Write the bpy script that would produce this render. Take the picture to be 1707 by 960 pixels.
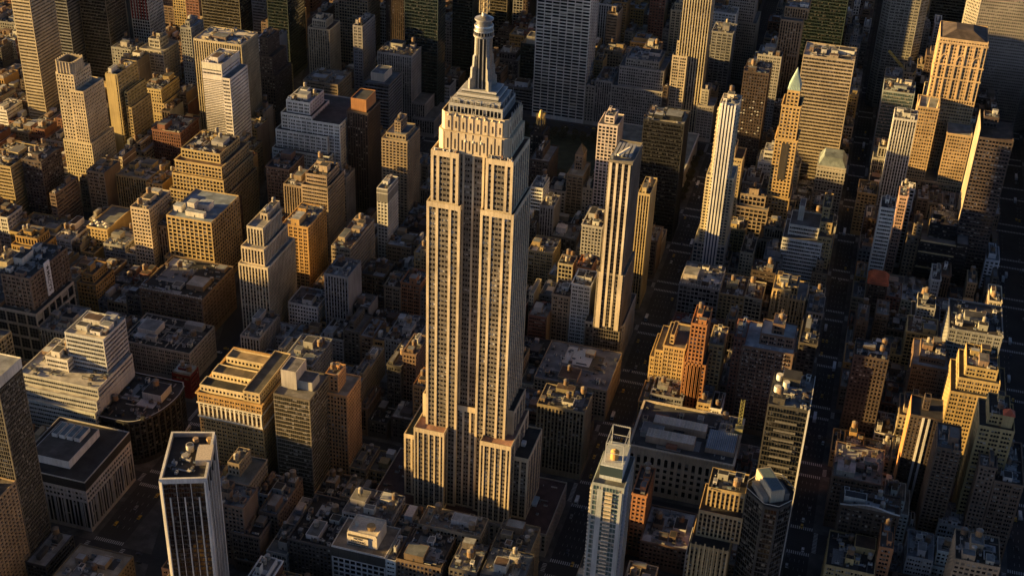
import bpy, math, random, json
import numpy as np
from mathutils import Vector, Matrix

# ------------------------------------------------------------------ camera, sky, sun, exposure
for o in list(bpy.data.objects): bpy.data.objects.remove(o)
scn = bpy.context.scene
COL = scn.collection
CAM = dict(loc=(137.74, -777.62, 652.54), yaw=-0.257751, pitch=0.542379, roll=0.041845, f=2254.49)
SUN_OFF_SOUTH = math.radians(76)      # sun stands west of the grid's south
SUN_EL = math.radians(9)
cd = bpy.data.cameras.new('camera'); cam = bpy.data.objects.new('camera', cd); COL.objects.link(cam)
_y, _p, _r = CAM['yaw'], CAM['pitch'], CAM['roll']
fw = Vector((math.sin(_y)*math.cos(_p), math.cos(_y)*math.cos(_p), -math.sin(_p)))
rt = Vector((math.cos(_y), -math.sin(_y), 0)); up = rt.cross(fw)
r2 = rt*math.cos(_r)+up*math.sin(_r); u2 = -rt*math.sin(_r)+up*math.cos(_r)
m = Matrix((r2, u2, -fw)).transposed().to_4x4(); m.translation = Vector(CAM['loc']); cam.matrix_world = m
cd.sensor_width = 36; cd.lens = 36*CAM['f']/1707; cd.clip_start = 1; cd.clip_end = 20000
scn.camera = cam
sund = Vector((-math.sin(SUN_OFF_SOUTH)*math.cos(SUN_EL), -math.cos(SUN_OFF_SOUTH)*math.cos(SUN_EL), math.sin(SUN_EL)))
w = bpy.data.worlds.new('World'); scn.world = w; w.use_nodes = True
nt = w.node_tree; bg = nt.nodes['Background']; sky = nt.nodes.new('ShaderNodeTexSky')
sky.sky_type = 'NISHITA'; sky.sun_disc = False; sky.sun_elevation = SUN_EL
sky.sun_rotation = math.atan2(sund.x, sund.y); sky.air_density = 0.23; sky.dust_density = 0.4; sky.ozone_density = 0.8
nt.links.new(sky.outputs[0], bg.inputs[0]); bg.inputs[1].default_value = 0.05
sl = bpy.data.lights.new('sun', 'SUN'); sl.energy = 5.0; sl.angle = math.radians(0.6); sl.color = (1.0, 0.64, 0.22)
so = bpy.data.objects.new('sun', sl); COL.objects.link(so); so.rotation_euler = sund.to_track_quat('Z', 'Y').to_euler()
so.location = (-600, -500, 700)
scn.view_settings.view_transform = 'Standard'; scn.view_settings.look = 'None'
scn.view_settings.exposure = 1.92; scn.view_settings.gamma = 1.0
scn.render.engine = 'CYCLES'
scn.cycles.max_bounces = 4; scn.cycles.diffuse_bounces = 1; scn.cycles.glossy_bounces = 2

# ------------------------------------------------------------------ materials
def newmat(n):
    mt = bpy.data.materials.new(n); mt.use_nodes = True
    t = mt.node_tree; return mt, t, t.nodes['Principled BSDF']
def N(t, ty, **k):
    n = t.nodes.new(ty)
    for a, b in k.items(): setattr(n, a, b)
    return n
def mathn(t, op, a, b=None):
    n = N(t, 'ShaderNodeMath', operation=op)
    for i, x in enumerate((a, b)):
        if x is None: continue
        if hasattr(x, 'links'): t.links.new(x, n.inputs[i])
        else: n.inputs[i].default_value = x
    return n.outputs[0]
def mulcol(t, c, f):
    n = N(t, 'ShaderNodeVectorMath', operation='SCALE'); t.links.new(c, n.inputs[0]); t.links.new(f, n.inputs['Scale']); return n.outputs[0]
def noise(t, vec, sc, det=3, scale3=None):
    if scale3:
        mp = N(t, 'ShaderNodeMapping'); mp.inputs['Scale'].default_value = scale3; t.links.new(vec, mp.inputs[0]); vec = mp.outputs[0]
    n = N(t, 'ShaderNodeTexNoise'); n.inputs['Scale'].default_value = sc; n.inputs['Detail'].default_value = det
    t.links.new(vec, n.inputs['Vector']); return n.outputs['Fac']
def remap(t, v, a, b, c, d):
    n = N(t, 'ShaderNodeMapRange'); t.links.new(v, n.inputs[0])
    for i, x in enumerate((a, b, c, d)): n.inputs[i+1].default_value = x
    return n.outputs[0]
def attr(t): return N(t, 'ShaderNodeAttribute', attribute_name='Col').outputs['Color']
def pos(t): return N(t, 'ShaderNodeNewGeometry').outputs['Position']

def mk_wall():
    mt, t, b = newmat('masonry'); p = pos(t)
    a = remap(t, noise(t, p, 0.045, 4), .3, .7, .72, 1.16)
    s = remap(t, noise(t, p, 1.0, 3, (.9, .9, .05)), .3, .7, .80, 1.10)
    f = remap(t, noise(t, p, 1.7, 2), .3, .7, .9, 1.08)
    c = mulcol(t, attr(t), mathn(t, 'MULTIPLY', mathn(t, 'MULTIPLY', a, s), f))
    t.links.new(c, b.inputs['Base Color']); b.inputs['Roughness'].default_value = .82; b.inputs['Specular IOR Level'].default_value = .25
    return mt
def mk_roof():
    mt, t, b = newmat('roofing'); p = pos(t)
    v = N(t, 'ShaderNodeTexVoronoi', distance='CHEBYCHEV'); v.inputs['Scale'].default_value = .16; t.links.new(p, v.inputs['Vector'])
    sep = N(t, 'ShaderNodeSeparateColor'); t.links.new(v.outputs['Color'], sep.inputs[0])
    k = remap(t, sep.outputs[0], 0, 1, .78, 1.18)
    a = remap(t, noise(t, p, .12, 6), .3, .7, .6, 1.25)
    f = remap(t, noise(t, p, 2.5, 3), .3, .7, .8, 1.15)
    c = mulcol(t, attr(t), mathn(t, 'MULTIPLY', mathn(t, 'MULTIPLY', a, k), f))
    t.links.new(c, b.inputs['Base Color']); b.inputs['Roughness'].default_value = .75; b.inputs['Specular IOR Level'].default_value = .3
    return mt
def mk_glass():
    mt, t, b = newmat('window_glass')
    uv = N(t, 'ShaderNodeUVMap', uv_map='UVMap').outputs[0]
    fl = N(t, 'ShaderNodeVectorMath', operation='FLOOR'); t.links.new(uv, fl.inputs[0])
    wn = N(t, 'ShaderNodeTexWhiteNoise', noise_dimensions='2D'); t.links.new(fl.outputs[0], wn.inputs['Vector'])
    sep = N(t, 'ShaderNodeSeparateColor'); t.links.new(wn.outputs['Color'], sep.inputs[0])
    # blinds: drawn down a random share of the pane
    fr = N(t, 'ShaderNodeVectorMath', operation='FRACTION'); t.links.new(uv, fr.inputs[0])
    sx = N(t, 'ShaderNodeSeparateXYZ'); t.links.new(fr.outputs[0], sx.inputs[0])
    drawn = mathn(t, 'GREATER_THAN', sx.outputs[1], remap(t, sep.outputs[1], 0, 1, .25, 1.0))
    has = mathn(t, 'GREATER_THAN', sep.outputs[0], .45)
    bl = mathn(t, 'MULTIPLY', drawn, has)
    bright = remap(t, sep.outputs[2], 0, 1, .04, .40)
    sa = N(t, 'ShaderNodeSeparateColor'); t.links.new(attr(t), sa.inputs[0])
    bright = mathn(t, 'MULTIPLY', bright, mathn(t, 'MINIMUM', mathn(t, 'MULTIPLY', sa.outputs[0], 65.0), 1.0))
    blc = mulcol(t, N(t, 'ShaderNodeRGB').outputs[0], bright)
    for n in t.nodes:
        if n.bl_idname == 'ShaderNodeRGB': n.outputs[0].default_value = (1, .93, .8, 1)
    mix = N(t, 'ShaderNodeMix', data_type='RGBA'); t.links.new(bl, mix.inputs[0]); t.links.new(attr(t), mix.inputs[6]); t.links.new(blc, mix.inputs[7])
    t.links.new(mix.outputs[2], b.inputs['Base Color'])
    b.inputs['Roughness'].default_value = .12; b.inputs['IOR'].default_value = 1.5
    # every pane hangs a little out of true
    g = N(t, 'ShaderNodeNewGeometry').outputs['Normal']
    sub = N(t, 'ShaderNodeVectorMath', operation='SUBTRACT'); t.links.new(wn.outputs['Color'], sub.inputs[0]); sub.inputs[1].default_value = (.5, .5, .5)
    sc = N(t, 'ShaderNodeVectorMath', operation='SCALE'); t.links.new(sub.outputs[0], sc.inputs[0]); sc.inputs['Scale'].default_value = .05
    ad = N(t, 'ShaderNodeVectorMath', operation='ADD'); t.links.new(g, ad.inputs[0]); t.links.new(sc.outputs[0], ad.inputs[1])
    no = N(t, 'ShaderNodeVectorMath', operation='NORMALIZE'); t.links.new(ad.outputs[0], no.inputs[0]); t.links.new(no.outputs[0], b.inputs['Normal'])
    return mt
def mk_paint(name, rough=.5, metal=0.0):
    mt, t, b = newmat(name); p = pos(t)
    f = remap(t, noise(t, p, 1.1, 4), .3, .7, .75, 1.15)
    t.links.new(mulcol(t, attr(t), f), b.inputs['Base Color']); b.inputs['Roughness'].default_value = rough; b.inputs['Metallic'].default_value = metal
    return mt
def mk_asphalt():
    mt, t, b = newmat('asphalt'); p = pos(t)
    f = mathn(t, 'MULTIPLY', remap(t, noise(t, p, .06, 4), .3, .7, .7, 1.3), remap(t, noise(t, p, .8, 4), .3, .7, .75, 1.25))
    rgb = N(t, 'ShaderNodeRGB'); rgb.outputs[0].default_value = (.026, .026, .027, 1)
    t.links.new(mulcol(t, rgb.outputs[0], f), b.inputs['Base Color']); b.inputs['Roughness'].default_value = .8; return mt
MW, MR, MG, MP, MM, MA = mk_wall(), mk_roof(), mk_glass(), mk_paint('paint'), mk_paint('metal', .38, .7), mk_asphalt()
def mk_leaf():
    mt, t, b = newmat('foliage'); p = pos(t)
    t.links.new(mulcol(t, attr(t), remap(t, noise(t, p, .9, 2), .3, .7, .6, 1.5)), b.inputs['Base Color']); b.inputs['Roughness'].default_value = .9; return mt
ML = mk_leaf()
MATS = [MW, MG, MR, MP, MM]

# ------------------------------------------------------------------ mesh builder
class MB:
    def __init__(s): s.v = []; s.n = []; s.c = []; s.uv = []; s.m = []; s.off = (0, 0, 0)
    def poly(s, pts, col, mi=0, uv=None):
        s.v.extend(pts); s.n.append(len(pts)); s.c.append(col); s.m.append(mi)
        s.uv.append(uv if uv else [(0, 0)]*len(pts))
    def box(s, x0, x1, y0, y1, z0, z1, col, mi=0, bottom=False):
        p = [(x0,y0,z0),(x1,y0,z0),(x1,y1,z0),(x0,y1,z0),(x0,y0,z1),(x1,y0,z1),(x1,y1,z1),(x0,y1,z1)]
        for f in ((0,1,5,4),(1,2,6,5),(2,3,7,6),(3,0,4,7),(4,5,6,7)) + (((3,2,1,0),) if bottom else ()):
            s.poly([p[i] for i in f], col, mi)
    def prism(s, pl, z0, z1, col, mi=0, top=True):
        n = len(pl)
        for i in range(n):
            a, b = pl[i], pl[(i+1) % n]; s.poly([(a[0],a[1],z0),(b[0],b[1],z0),(b[0],b[1],z1),(a[0],a[1],z1)], col, mi)
        if top: s.poly([(a[0],a[1],z1) for a in pl], col, mi)
    def cyl(s, cx, cy, z0, z1, r0, r1, col, mi=0, n=12, cap=True):
        A = [(math.cos(2*math.pi*i/n), math.sin(2*math.pi*i/n)) for i in range(n)]
        for i in range(n):
            a, b = A[i], A[(i+1) % n]
            q = [(cx+a[0]*r0,cy+a[1]*r0,z0),(cx+b[0]*r0,cy+b[1]*r0,z0),(cx+b[0]*r1,cy+b[1]*r1,z1),(cx+a[0]*r1,cy+a[1]*r1,z1)]
            s.poly(q if r1 > .01 else q[:3], col, mi)
        if cap and r1 > .01: s.poly([(cx+a[0]*r1,cy+a[1]*r1,z1) for a in A], col, mi)
    def bar(s, a, b, w, col, mi=0):
        a, b = Vector(a), Vector(b); d = (b-a).normalized(); h = Vector((0,0,1)) if abs(d.z) < .9 else Vector((1,0,0))
        x = d.cross(h).normalized()*w/2; y = d.cross(x).normalized()*w/2
        P = [a-x-y, a+x-y, a+x+y, a-x+y, b-x-y, b+x-y, b+x+y, b-x+y]
        for f in ((0,1,5,4),(1,2,6,5),(2,3,7,6),(3,0,4,7),(4,5,6,7),(3,2,1,0)): s.poly([tuple(P[i]) for i in f], col, mi)
    def mesh(s, name, mats):
        me = bpy.data.meshes.new(name); nv = len(s.v); nf = len(s.n)
        if nf == 0: return me
        ln = np.array(s.n, np.int32); st = np.concatenate(([0], np.cumsum(ln)[:-1])).astype(np.int32)
        co = np.array(s.v, np.float32) - np.array(s.off, np.float32)
        me.vertices.add(nv); me.vertices.foreach_set('co', co.ravel())
        me.loops.add(nv); me.loops.foreach_set('vertex_index', np.arange(nv, dtype=np.int32))
        me.polygons.add(nf); me.polygons.foreach_set('loop_start', st)
        me.polygons.foreach_set('material_index', np.array(s.m, np.int32))
        ca = me.color_attributes.new('Col', 'FLOAT_COLOR', 'CORNER')
        c = np.ones((nf, 4), np.float32); c[:, :3] = np.array(s.c, np.float32); ca.data.foreach_set('color', np.repeat(c, ln, axis=0).ravel())
        uvl = me.uv_layers.new(name='UVMap'); uvl.data.foreach_set('uv', np.array([p for q in s.uv for p in q], np.float32).ravel())
        for x in mats: me.materials.append(x)
        me.update(calc_edges=True); return me
def obj(name, mb, mats, parent=None):
    me = mb.mesh(name, mats) if isinstance(mb, MB) else mb
    o = bpy.data.objects.new(name, me); COL.objects.link(o)
    if parent: o.parent = parent
    return o
def thing(name, label, cat, loc=(0,0,0), group=None):
    o = bpy.data.objects.new(name, None); COL.objects.link(o); o.location = loc; o.empty_display_size = 2
    o['label'] = label; o['category'] = cat
    if group: o['group'] = group
    return o

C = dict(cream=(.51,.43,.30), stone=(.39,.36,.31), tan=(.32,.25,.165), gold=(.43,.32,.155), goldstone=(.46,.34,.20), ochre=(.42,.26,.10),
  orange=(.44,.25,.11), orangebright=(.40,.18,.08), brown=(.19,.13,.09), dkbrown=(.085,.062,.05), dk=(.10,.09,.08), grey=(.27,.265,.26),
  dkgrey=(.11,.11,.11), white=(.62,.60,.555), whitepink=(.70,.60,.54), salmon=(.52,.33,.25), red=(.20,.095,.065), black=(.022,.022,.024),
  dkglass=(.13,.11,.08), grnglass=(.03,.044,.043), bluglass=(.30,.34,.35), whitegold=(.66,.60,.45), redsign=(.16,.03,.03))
GL = (.014,.015,.017)
def mul(c, k): return tuple(min(1, x*k) for x in c)
def jit(c, r, a=.12):
    k = 1+r.uniform(-a, a); return (c[0]*k*(1+r.uniform(-.04,.04)), c[1]*k, c[2]*k*(1+r.uniform(-.06,.06)))

# ------------------------------------------------------------------ facades
# bay, floor height, pier share, spandrel share, glass recess, spandrel depth, spandrel colour factor
ST = dict(P=(2.9,3.6,.40,.42,.40,.06,1.0), V=(2.7,3.7,.38,.36,.60,.30,.35), B=(1.7,3.7,.10,.50,.4,-.12,1.0), Bw=(1.6,3.8,.12,.48,.45,-.12,1.0),
  Bd=(1.7,3.8,.12,.40,.35,-.1,1.6), Bb=(3.4,3.1,.34,.34,.8,-.3,1.0), Bt=(3.0,3.7,.30,.45,.5,.02,1.1), G=(3.4,3.9,.19,.26,.55,.05,1.0),
  C=(1.6,3.8,.08,.12,.15,.05,1.0), Ct=(1.5,3.4,.07,.16,.2,-.05,1.8), Cg=(1.9,3.9,.10,.22,.18,.03,1.0), Cb=(1.5,3.8,.2,.30,.2,.03,.8),
  GG=(9.4,3.9,.10,.34,.7,.06,1.0), Vg=(2.9,3.8,.40,.30,.6,.32,.35), L=(2.2,3.6,.12,.22,.3,.04,.8), S=(3.2,3.0,.5,.5,.3,.06,1.0))
UVO = [0]
def pat(L, groups, pw=1.7, ww=1.6, mw=.38, md=None, mc=(.30,.28,.25)):
    tot = pw*(len(groups)+1)+sum(g_*ww+(g_-1)*mw for g_ in groups); k = L/tot; out = [(0, pw*k)]; t = pw*k
    for g_ in groups:
        for j in range(g_):
            t += ww*k
            if j < g_-1: out.append((t, t+mw*k) if md is None else (t, t+mw*k, md, mc)); t += mw*k
        out.append((t, t+pw*k)); t += pw*k
    out[-1] = (out[-1][0], L); return out
def facade(W, G, a, b, z0, z1, st, col, rnd=None, base=4.5, topb=1.6, glass=GL, piers=None, rows=None, spcol=None, arch=None, edge=1.0, grp=None):
    """one wall from a to b (outside on the right hand): recessed glass sheet, spandrel strips, proud piers"""
    ax, ay = b[0]-a[0], b[1]-a[1]; L = math.hypot(ax, ay)
    if L < .3: return
    ux, uy = ax/L, ay/L; nx, ny = uy, -ux
    bay, fl, pf, sf, rec, sd, sk = st
    def P(t, d, z): return (a[0]+ux*t-nx*d, a[1]+uy*t-ny*d, z)
    zb = z0+base; zt = z1-topb
    if zt-zb < fl*.8 or L < 3:
        W.poly([P(0,0,z0),P(L,0,z0),P(L,0,z1),P(0,0,z1)], col); return
    if rows is None:
        nr = max(1, round((zt-zb)/fl)); h = (zt-zb)/nr; rows = [(zb+h*i+h*sf*.5, zb+h*(i+1)-h*sf*.5) for i in range(nr)]
    if piers is None and grp and L > 6:
        sz, gp, gw_, gm = grp; ng = max(1, round((L-gp)/(sz*gw_+(sz-1)*gm+gp))); piers = pat(L, [sz]*ng, gp, gw_, gm, .16, mul(col, .92))
    if piers is None:
        e = min(edge, L*.15); nb = max(1, round((L-2*e+bay*pf)/bay)); bw = (L-2*e+bay*pf)/nb if nb else L
        # piers between nb bays, wide end piers
        pw = bw*pf; piers = [(0, e)]
        t = e
        for i in range(nb-1):
            t += bw-pw; piers.append((t, t+pw)); t += pw
        piers.append((L-e, L))
    nb = len(piers)-1; UVO[0] += 37
    # glass
    k0 = UVO[0] % 4096
    G.poly([P(0.05,rec,rows[0][0]-.05),P(L-.05,rec,rows[0][0]-.05),P(L-.05,rec,rows[-1][1]+.05),P(.05,rec,rows[-1][1]+.05)], glass, 0,
           [(k0, 0), (k0+nb, 0), (k0+nb, len(rows)), (k0, len(rows))])
    # base and top bands
    W.poly([P(0,0,z0),P(L,0,z0),P(L,0,rows[0][0]-.001),P(0,0,rows[0][0]-.001)], col)
    W.poly([P(0,0,rows[0][0]-.001),P(L,0,rows[0][0]-.001),P(L,rec,rows[0][0]-.001),P(0,rec,rows[0][0]-.001)], col)
    W.poly([P(0,0,rows[-1][1]),P(L,0,rows[-1][1]),P(L,0,z1),P(0,0,z1)], col)
    sc = spcol or mul(col, sk)
    for i in range(len(rows)-1):
        q0, q1 = rows[i][1], rows[i+1][0]
        if q1-q0 < .02: continue
        s0, s1 = (.06, L-.06) if sd > 0 else (0, L)
        W.poly([P(s0,sd,q0),P(s1,sd,q0),P(s1,sd,q1),P(s0,sd,q1)], sc)
        W.poly([P(s0,sd,q1),P(s1,sd,q1),P(s1,rec,q1),P(s0,rec,q1)], sc)
        if sd < 0:
            W.poly([P(s0,rec,q0),P(s1,rec,q0),P(s1,sd,q0),P(s0,sd,q0)], sc)
            W.poly([P(0,0,q0),P(0,sd,q0),P(0,sd,q1),P(0,0,q1)][::1], sc); W.poly([P(L,sd,q0),P(L,0,q0),P(L,0,q1),P(L,sd,q1)], sc)
    r0, r1 = rows[0][0], rows[-1][1]
    pdp = 0 if sd >= 0 else .04
    for j, pe in enumerate(piers):
        p, q = pe[0], pe[1]
        if len(pe) > 2:
            dd, cc = pe[2], pe[3]
            W.poly([P(p,dd,r0),P(q,dd,r0),P(q,dd,r1),P(p,dd,r1)], cc); W.poly([P(p,rec,r0),P(p,dd,r0),P(p,dd,r1),P(p,rec,r1)], cc); W.poly([P(q,dd,r0),P(q,rec,r0),P(q,rec,r1),P(q,dd,r1)], cc)
            continue
        W.poly([P(p,pdp,r0),P(q,pdp,r0),P(q,pdp,r1),P(p,pdp,r1)], col)
        if j > 0: W.poly([P(p,rec,r0),P(p,pdp,r0),P(p,pdp,r1),P(p,rec,r1)], col)
        if j < nb: W.poly([P(q,pdp,r0),P(q,rec,r0),P(q,rec,r1),P(q,pdp,r1)], col)
    if arch:       # round the heads of the listed rows
        for ri in arch:
            zt_ = rows[ri][1]
            for j in range(nb):
                p, q = piers[j][1], piers[j+1][0]; r = (q-p)/2; c = (p+q)/2; zc = zt_-r
                for sgn in (-1, 1):
                    pts = [P(c+sgn*r, .1, zt_)]
                    arc = [P(c+sgn*r*math.cos(k*math.pi/10), .1, zc+r*math.sin(k*math.pi/10)) for k in range(6)]
                    pts += arc if sgn < 0 else arc
                    W.poly(pts if sgn < 0 else pts[::-1], col)

def inset(pl, d):
    n = len(pl); out = []
    for i in range(n):
        a, b, c = pl[i-1], pl[i], pl[(i+1) % n]
        def nrm(p, q):
            L = math.hypot(q[0]-p[0], q[1]-p[1]) or 1; return ((q[1]-p[1])/L, -(q[0]-p[0])/L)
        n1, n2 = nrm(a, b), nrm(b, c); k = 1+n1[0]*n2[0]+n1[1]*n2[1]
        if k < .2: k = .2
        out.append((b[0]-d*(n1[0]+n2[0])/k, b[1]-d*(n1[1]+n2[1])/k))
    return out
def rect(x0, x1, y0, y1): return [(x0,y0),(x1,y0),(x1,y1),(x0,y1)]
def rotpoly(pl, ang, c):
    ca, sa = math.cos(ang), math.sin(ang); return [(c[0]+(x-c[0])*ca-(y-c[1])*sa, c[1]+(x-c[0])*sa+(y-c[1])*ca) for x, y in pl]

def volume(W, G, R, pl, z0, z1, st, col, roofcol, blank=(), par=1.1, cornice=0, gcol=GL, **k):
    """walls of one tier + parapet + roof deck"""
    n = len(pl)
    base = k.pop('base', 4.5 if z0 < 1 else .8)
    bcol = k.pop('bcol', None) or mul(col, .85); courses = k.pop('courses', ())
    for i in range(n):
        a, b = pl[i], pl[(i+1) % n]; L = math.hypot(b[0]-a[0], b[1]-a[1]) or 1; ny = -(b[0]-a[0])/L; nx = (b[1]-a[1])/L
        side = 'n' if ny > .7 else 's' if ny < -.7 else 'e' if nx > 0 else 'w'
        if side == 'n' or side in blank: W.poly([(a[0],a[1],z0),(b[0],b[1],z0),(b[0],b[1],z1),(a[0],a[1],z1)], bcol if side != 'n' else col)
        else: facade(W, G, a, b, z0, z1, st, col, base=base, glass=gcol, **k)
    for zc in courses:
        o = inset(pl, -.28)
        for i in range(n):
            a, b, c, d = o[i], o[(i+1) % n], pl[(i+1) % n], pl[i]
            W.poly([(a[0],a[1],zc),(b[0],b[1],zc),(b[0],b[1],zc+.7),(a[0],a[1],zc+.7)], mul(col, 1.14)); W.poly([(a[0],a[1],zc+.7),(b[0],b[1],zc+.7),(c[0],c[1],zc+.7),(d[0],d[1],zc+.7)], mul(col, 1.1)); W.poly([(d[0],d[1],zc),(c[0],c[1],zc),(b[0],b[1],zc),(a[0],a[1],zc)], col)
    if cornice:
        o = inset(pl, -cornice); zc0, zc1 = z1-.9, z1+.15
        for i in range(n):
            a, b, c, d = o[i], o[(i+1) % n], pl[(i+1) % n], pl[i]
            W.poly([(a[0],a[1],zc0),(b[0],b[1],zc0),(b[0],b[1],zc1),(a[0],a[1],zc1)], mul(col, 1.12))
            W.poly([(a[0],a[1],zc1),(b[0],b[1],zc1),(c[0],c[1],zc1),(d[0],d[1],zc1)], mul(col, 1.05))
            W.poly([(d[0],d[1],zc0),(c[0],c[1],zc0),(b[0],b[1],zc0),(a[0],a[1],zc0)], col)
        ztop = zc1
    else: ztop = z1
    q = inset(pl, .45)
    for i in range(n):
        a, b, c, d = pl[i], pl[(i+1) % n], q[(i+1) % n], q[i]
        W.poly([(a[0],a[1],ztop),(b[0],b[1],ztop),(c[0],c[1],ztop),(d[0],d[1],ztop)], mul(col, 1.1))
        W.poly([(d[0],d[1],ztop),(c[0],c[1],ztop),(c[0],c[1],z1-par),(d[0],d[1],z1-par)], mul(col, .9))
    R.poly([(x,y,z1-par) for x, y in q], roofcol)

# ------------------------------------------------------------------ roof furniture (shared meshes)
WOOD = (.16,.10,.06)
def tank_mesh(r, h, leg, wood, cone):
    b = MB(); n = 14
    for i in range(4):
        x, y = r*.7*(1 if i & 1 else -1), r*.7*(1 if i & 2 else -1); b.box(x-.15, x+.15, y-.15, y+.15, 0, leg, (.06,.055,.05), 0)
    b.bar((-r*.7,-r*.7,leg*.2),(r*.7,-r*.7,leg*.9),.14,(.06,.055,.05)); b.bar((r*.7,-r*.7,leg*.2),(r*.7,r*.7,leg*.9),.14,(.06,.055,.05))
    b.cyl(0,0,leg,leg+h,r,r*.96,wood,0,n,False); b.cyl(0,0,leg+h,leg+h+r*.55,r*1.06,0,cone,0,n,False)
    for k in range(1,5): b.cyl(0,0,leg+h*k/5-.06,leg+h*k/5+.06,r*1.015,r*1.015,(.05,.045,.04),0,n,False)
    b.cyl(0,0,leg-.2,leg,r,r,(.07,.06,.05),0,n,True)
    return b.mesh('water_tank', [MP])
TANKS = [tank_mesh(2.0,3.8,2.6,WOOD,(.12,.10,.085)), tank_mesh(2.3,4.2,3.4,(.24,.15,.08),(.20,.16,.12)), tank_mesh(1.7,3.4,2.2,(.30,.26,.20),(.30,.28,.25))]
def bulk_mesh(w, d, h, col, top):
    b = MB(); b.box(-w/2,w/2,-d/2,d/2,0,h,col,0); b.box(-w/2-.15,w/2+.15,-d/2-.15,d/2+.15,h,h+.25,mul(col,1.15),0)
    b.box(-w/2+.25,w/2-.25,-d/2+.25,d/2-.25,h+.25,h+.27,top,1); b.box(-.5,.5,-d/2-.04,-d/2,0.1,2.1,(.04,.04,.045),0)
    return b.mesh('bulkhead', [MW, MR])
ROOFC = [(.035,.034,.033),(.06,.058,.055),(.11,.105,.10),(.17,.165,.155),(.27,.265,.25),(.10,.065,.045),(.14,.15,.15),(.045,.04,.037),(.33,.34,.34),(.20,.21,.21)]
def unit(b, r, x, y, z):
    k = r.random(); g = r.choice([(.30,.29,.28),(.18,.175,.17),(.42,.40,.36),(.09,.09,.09),(.14,.10,.07)])
    if k < .5:
        w, d, h = r.uniform(1.2,3), r.uniform(1.2,2.6), r.uniform(.9,2)
        b.box(x-w/2,x+w/2,y-d/2,y+d/2,z+.3,z+.3+h,g,0); b.cyl(x,y,z+.3+h,z+.5+h,min(w,d)*.36,min(w,d)*.36,(.06,.06,.06),0,8)
    elif k < .68:
        L = r.uniform(3,9)
        if r.random() < .5: b.box(x-L/2,x+L/2,y-.35,y+.35,z+.3,z+1.0,g,0)
        else: b.box(x-.35,x+.35,y-L/2,y+L/2,z+.3,z+1.0,g,0)
    elif k < .82: b.cyl(x,y,z,z+r.uniform(.8,2.2),.35,.35,g,0,8)
    else:
        w, d = r.uniform(1.5,3.5), r.uniform(1.2,2.2); b.box(x-w/2,x+w/2,y-d/2,y+d/2,z,z+.5,(.30,.31,.31),0)
        b.poly([(x-w/2,y-d/2,z+.5),(x+w/2,y-d/2,z+.5),(x+w/2,y,z+1.1),(x-w/2,y,z+1.1)],(.10,.13,.15)); b.poly([(x+w/2,y+d/2,z+.5),(x-w/2,y+d/2,z+.5),(x-w/2,y,z+1.1),(x+w/2,y,z+1.1)],(.10,.13,.15))
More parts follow.
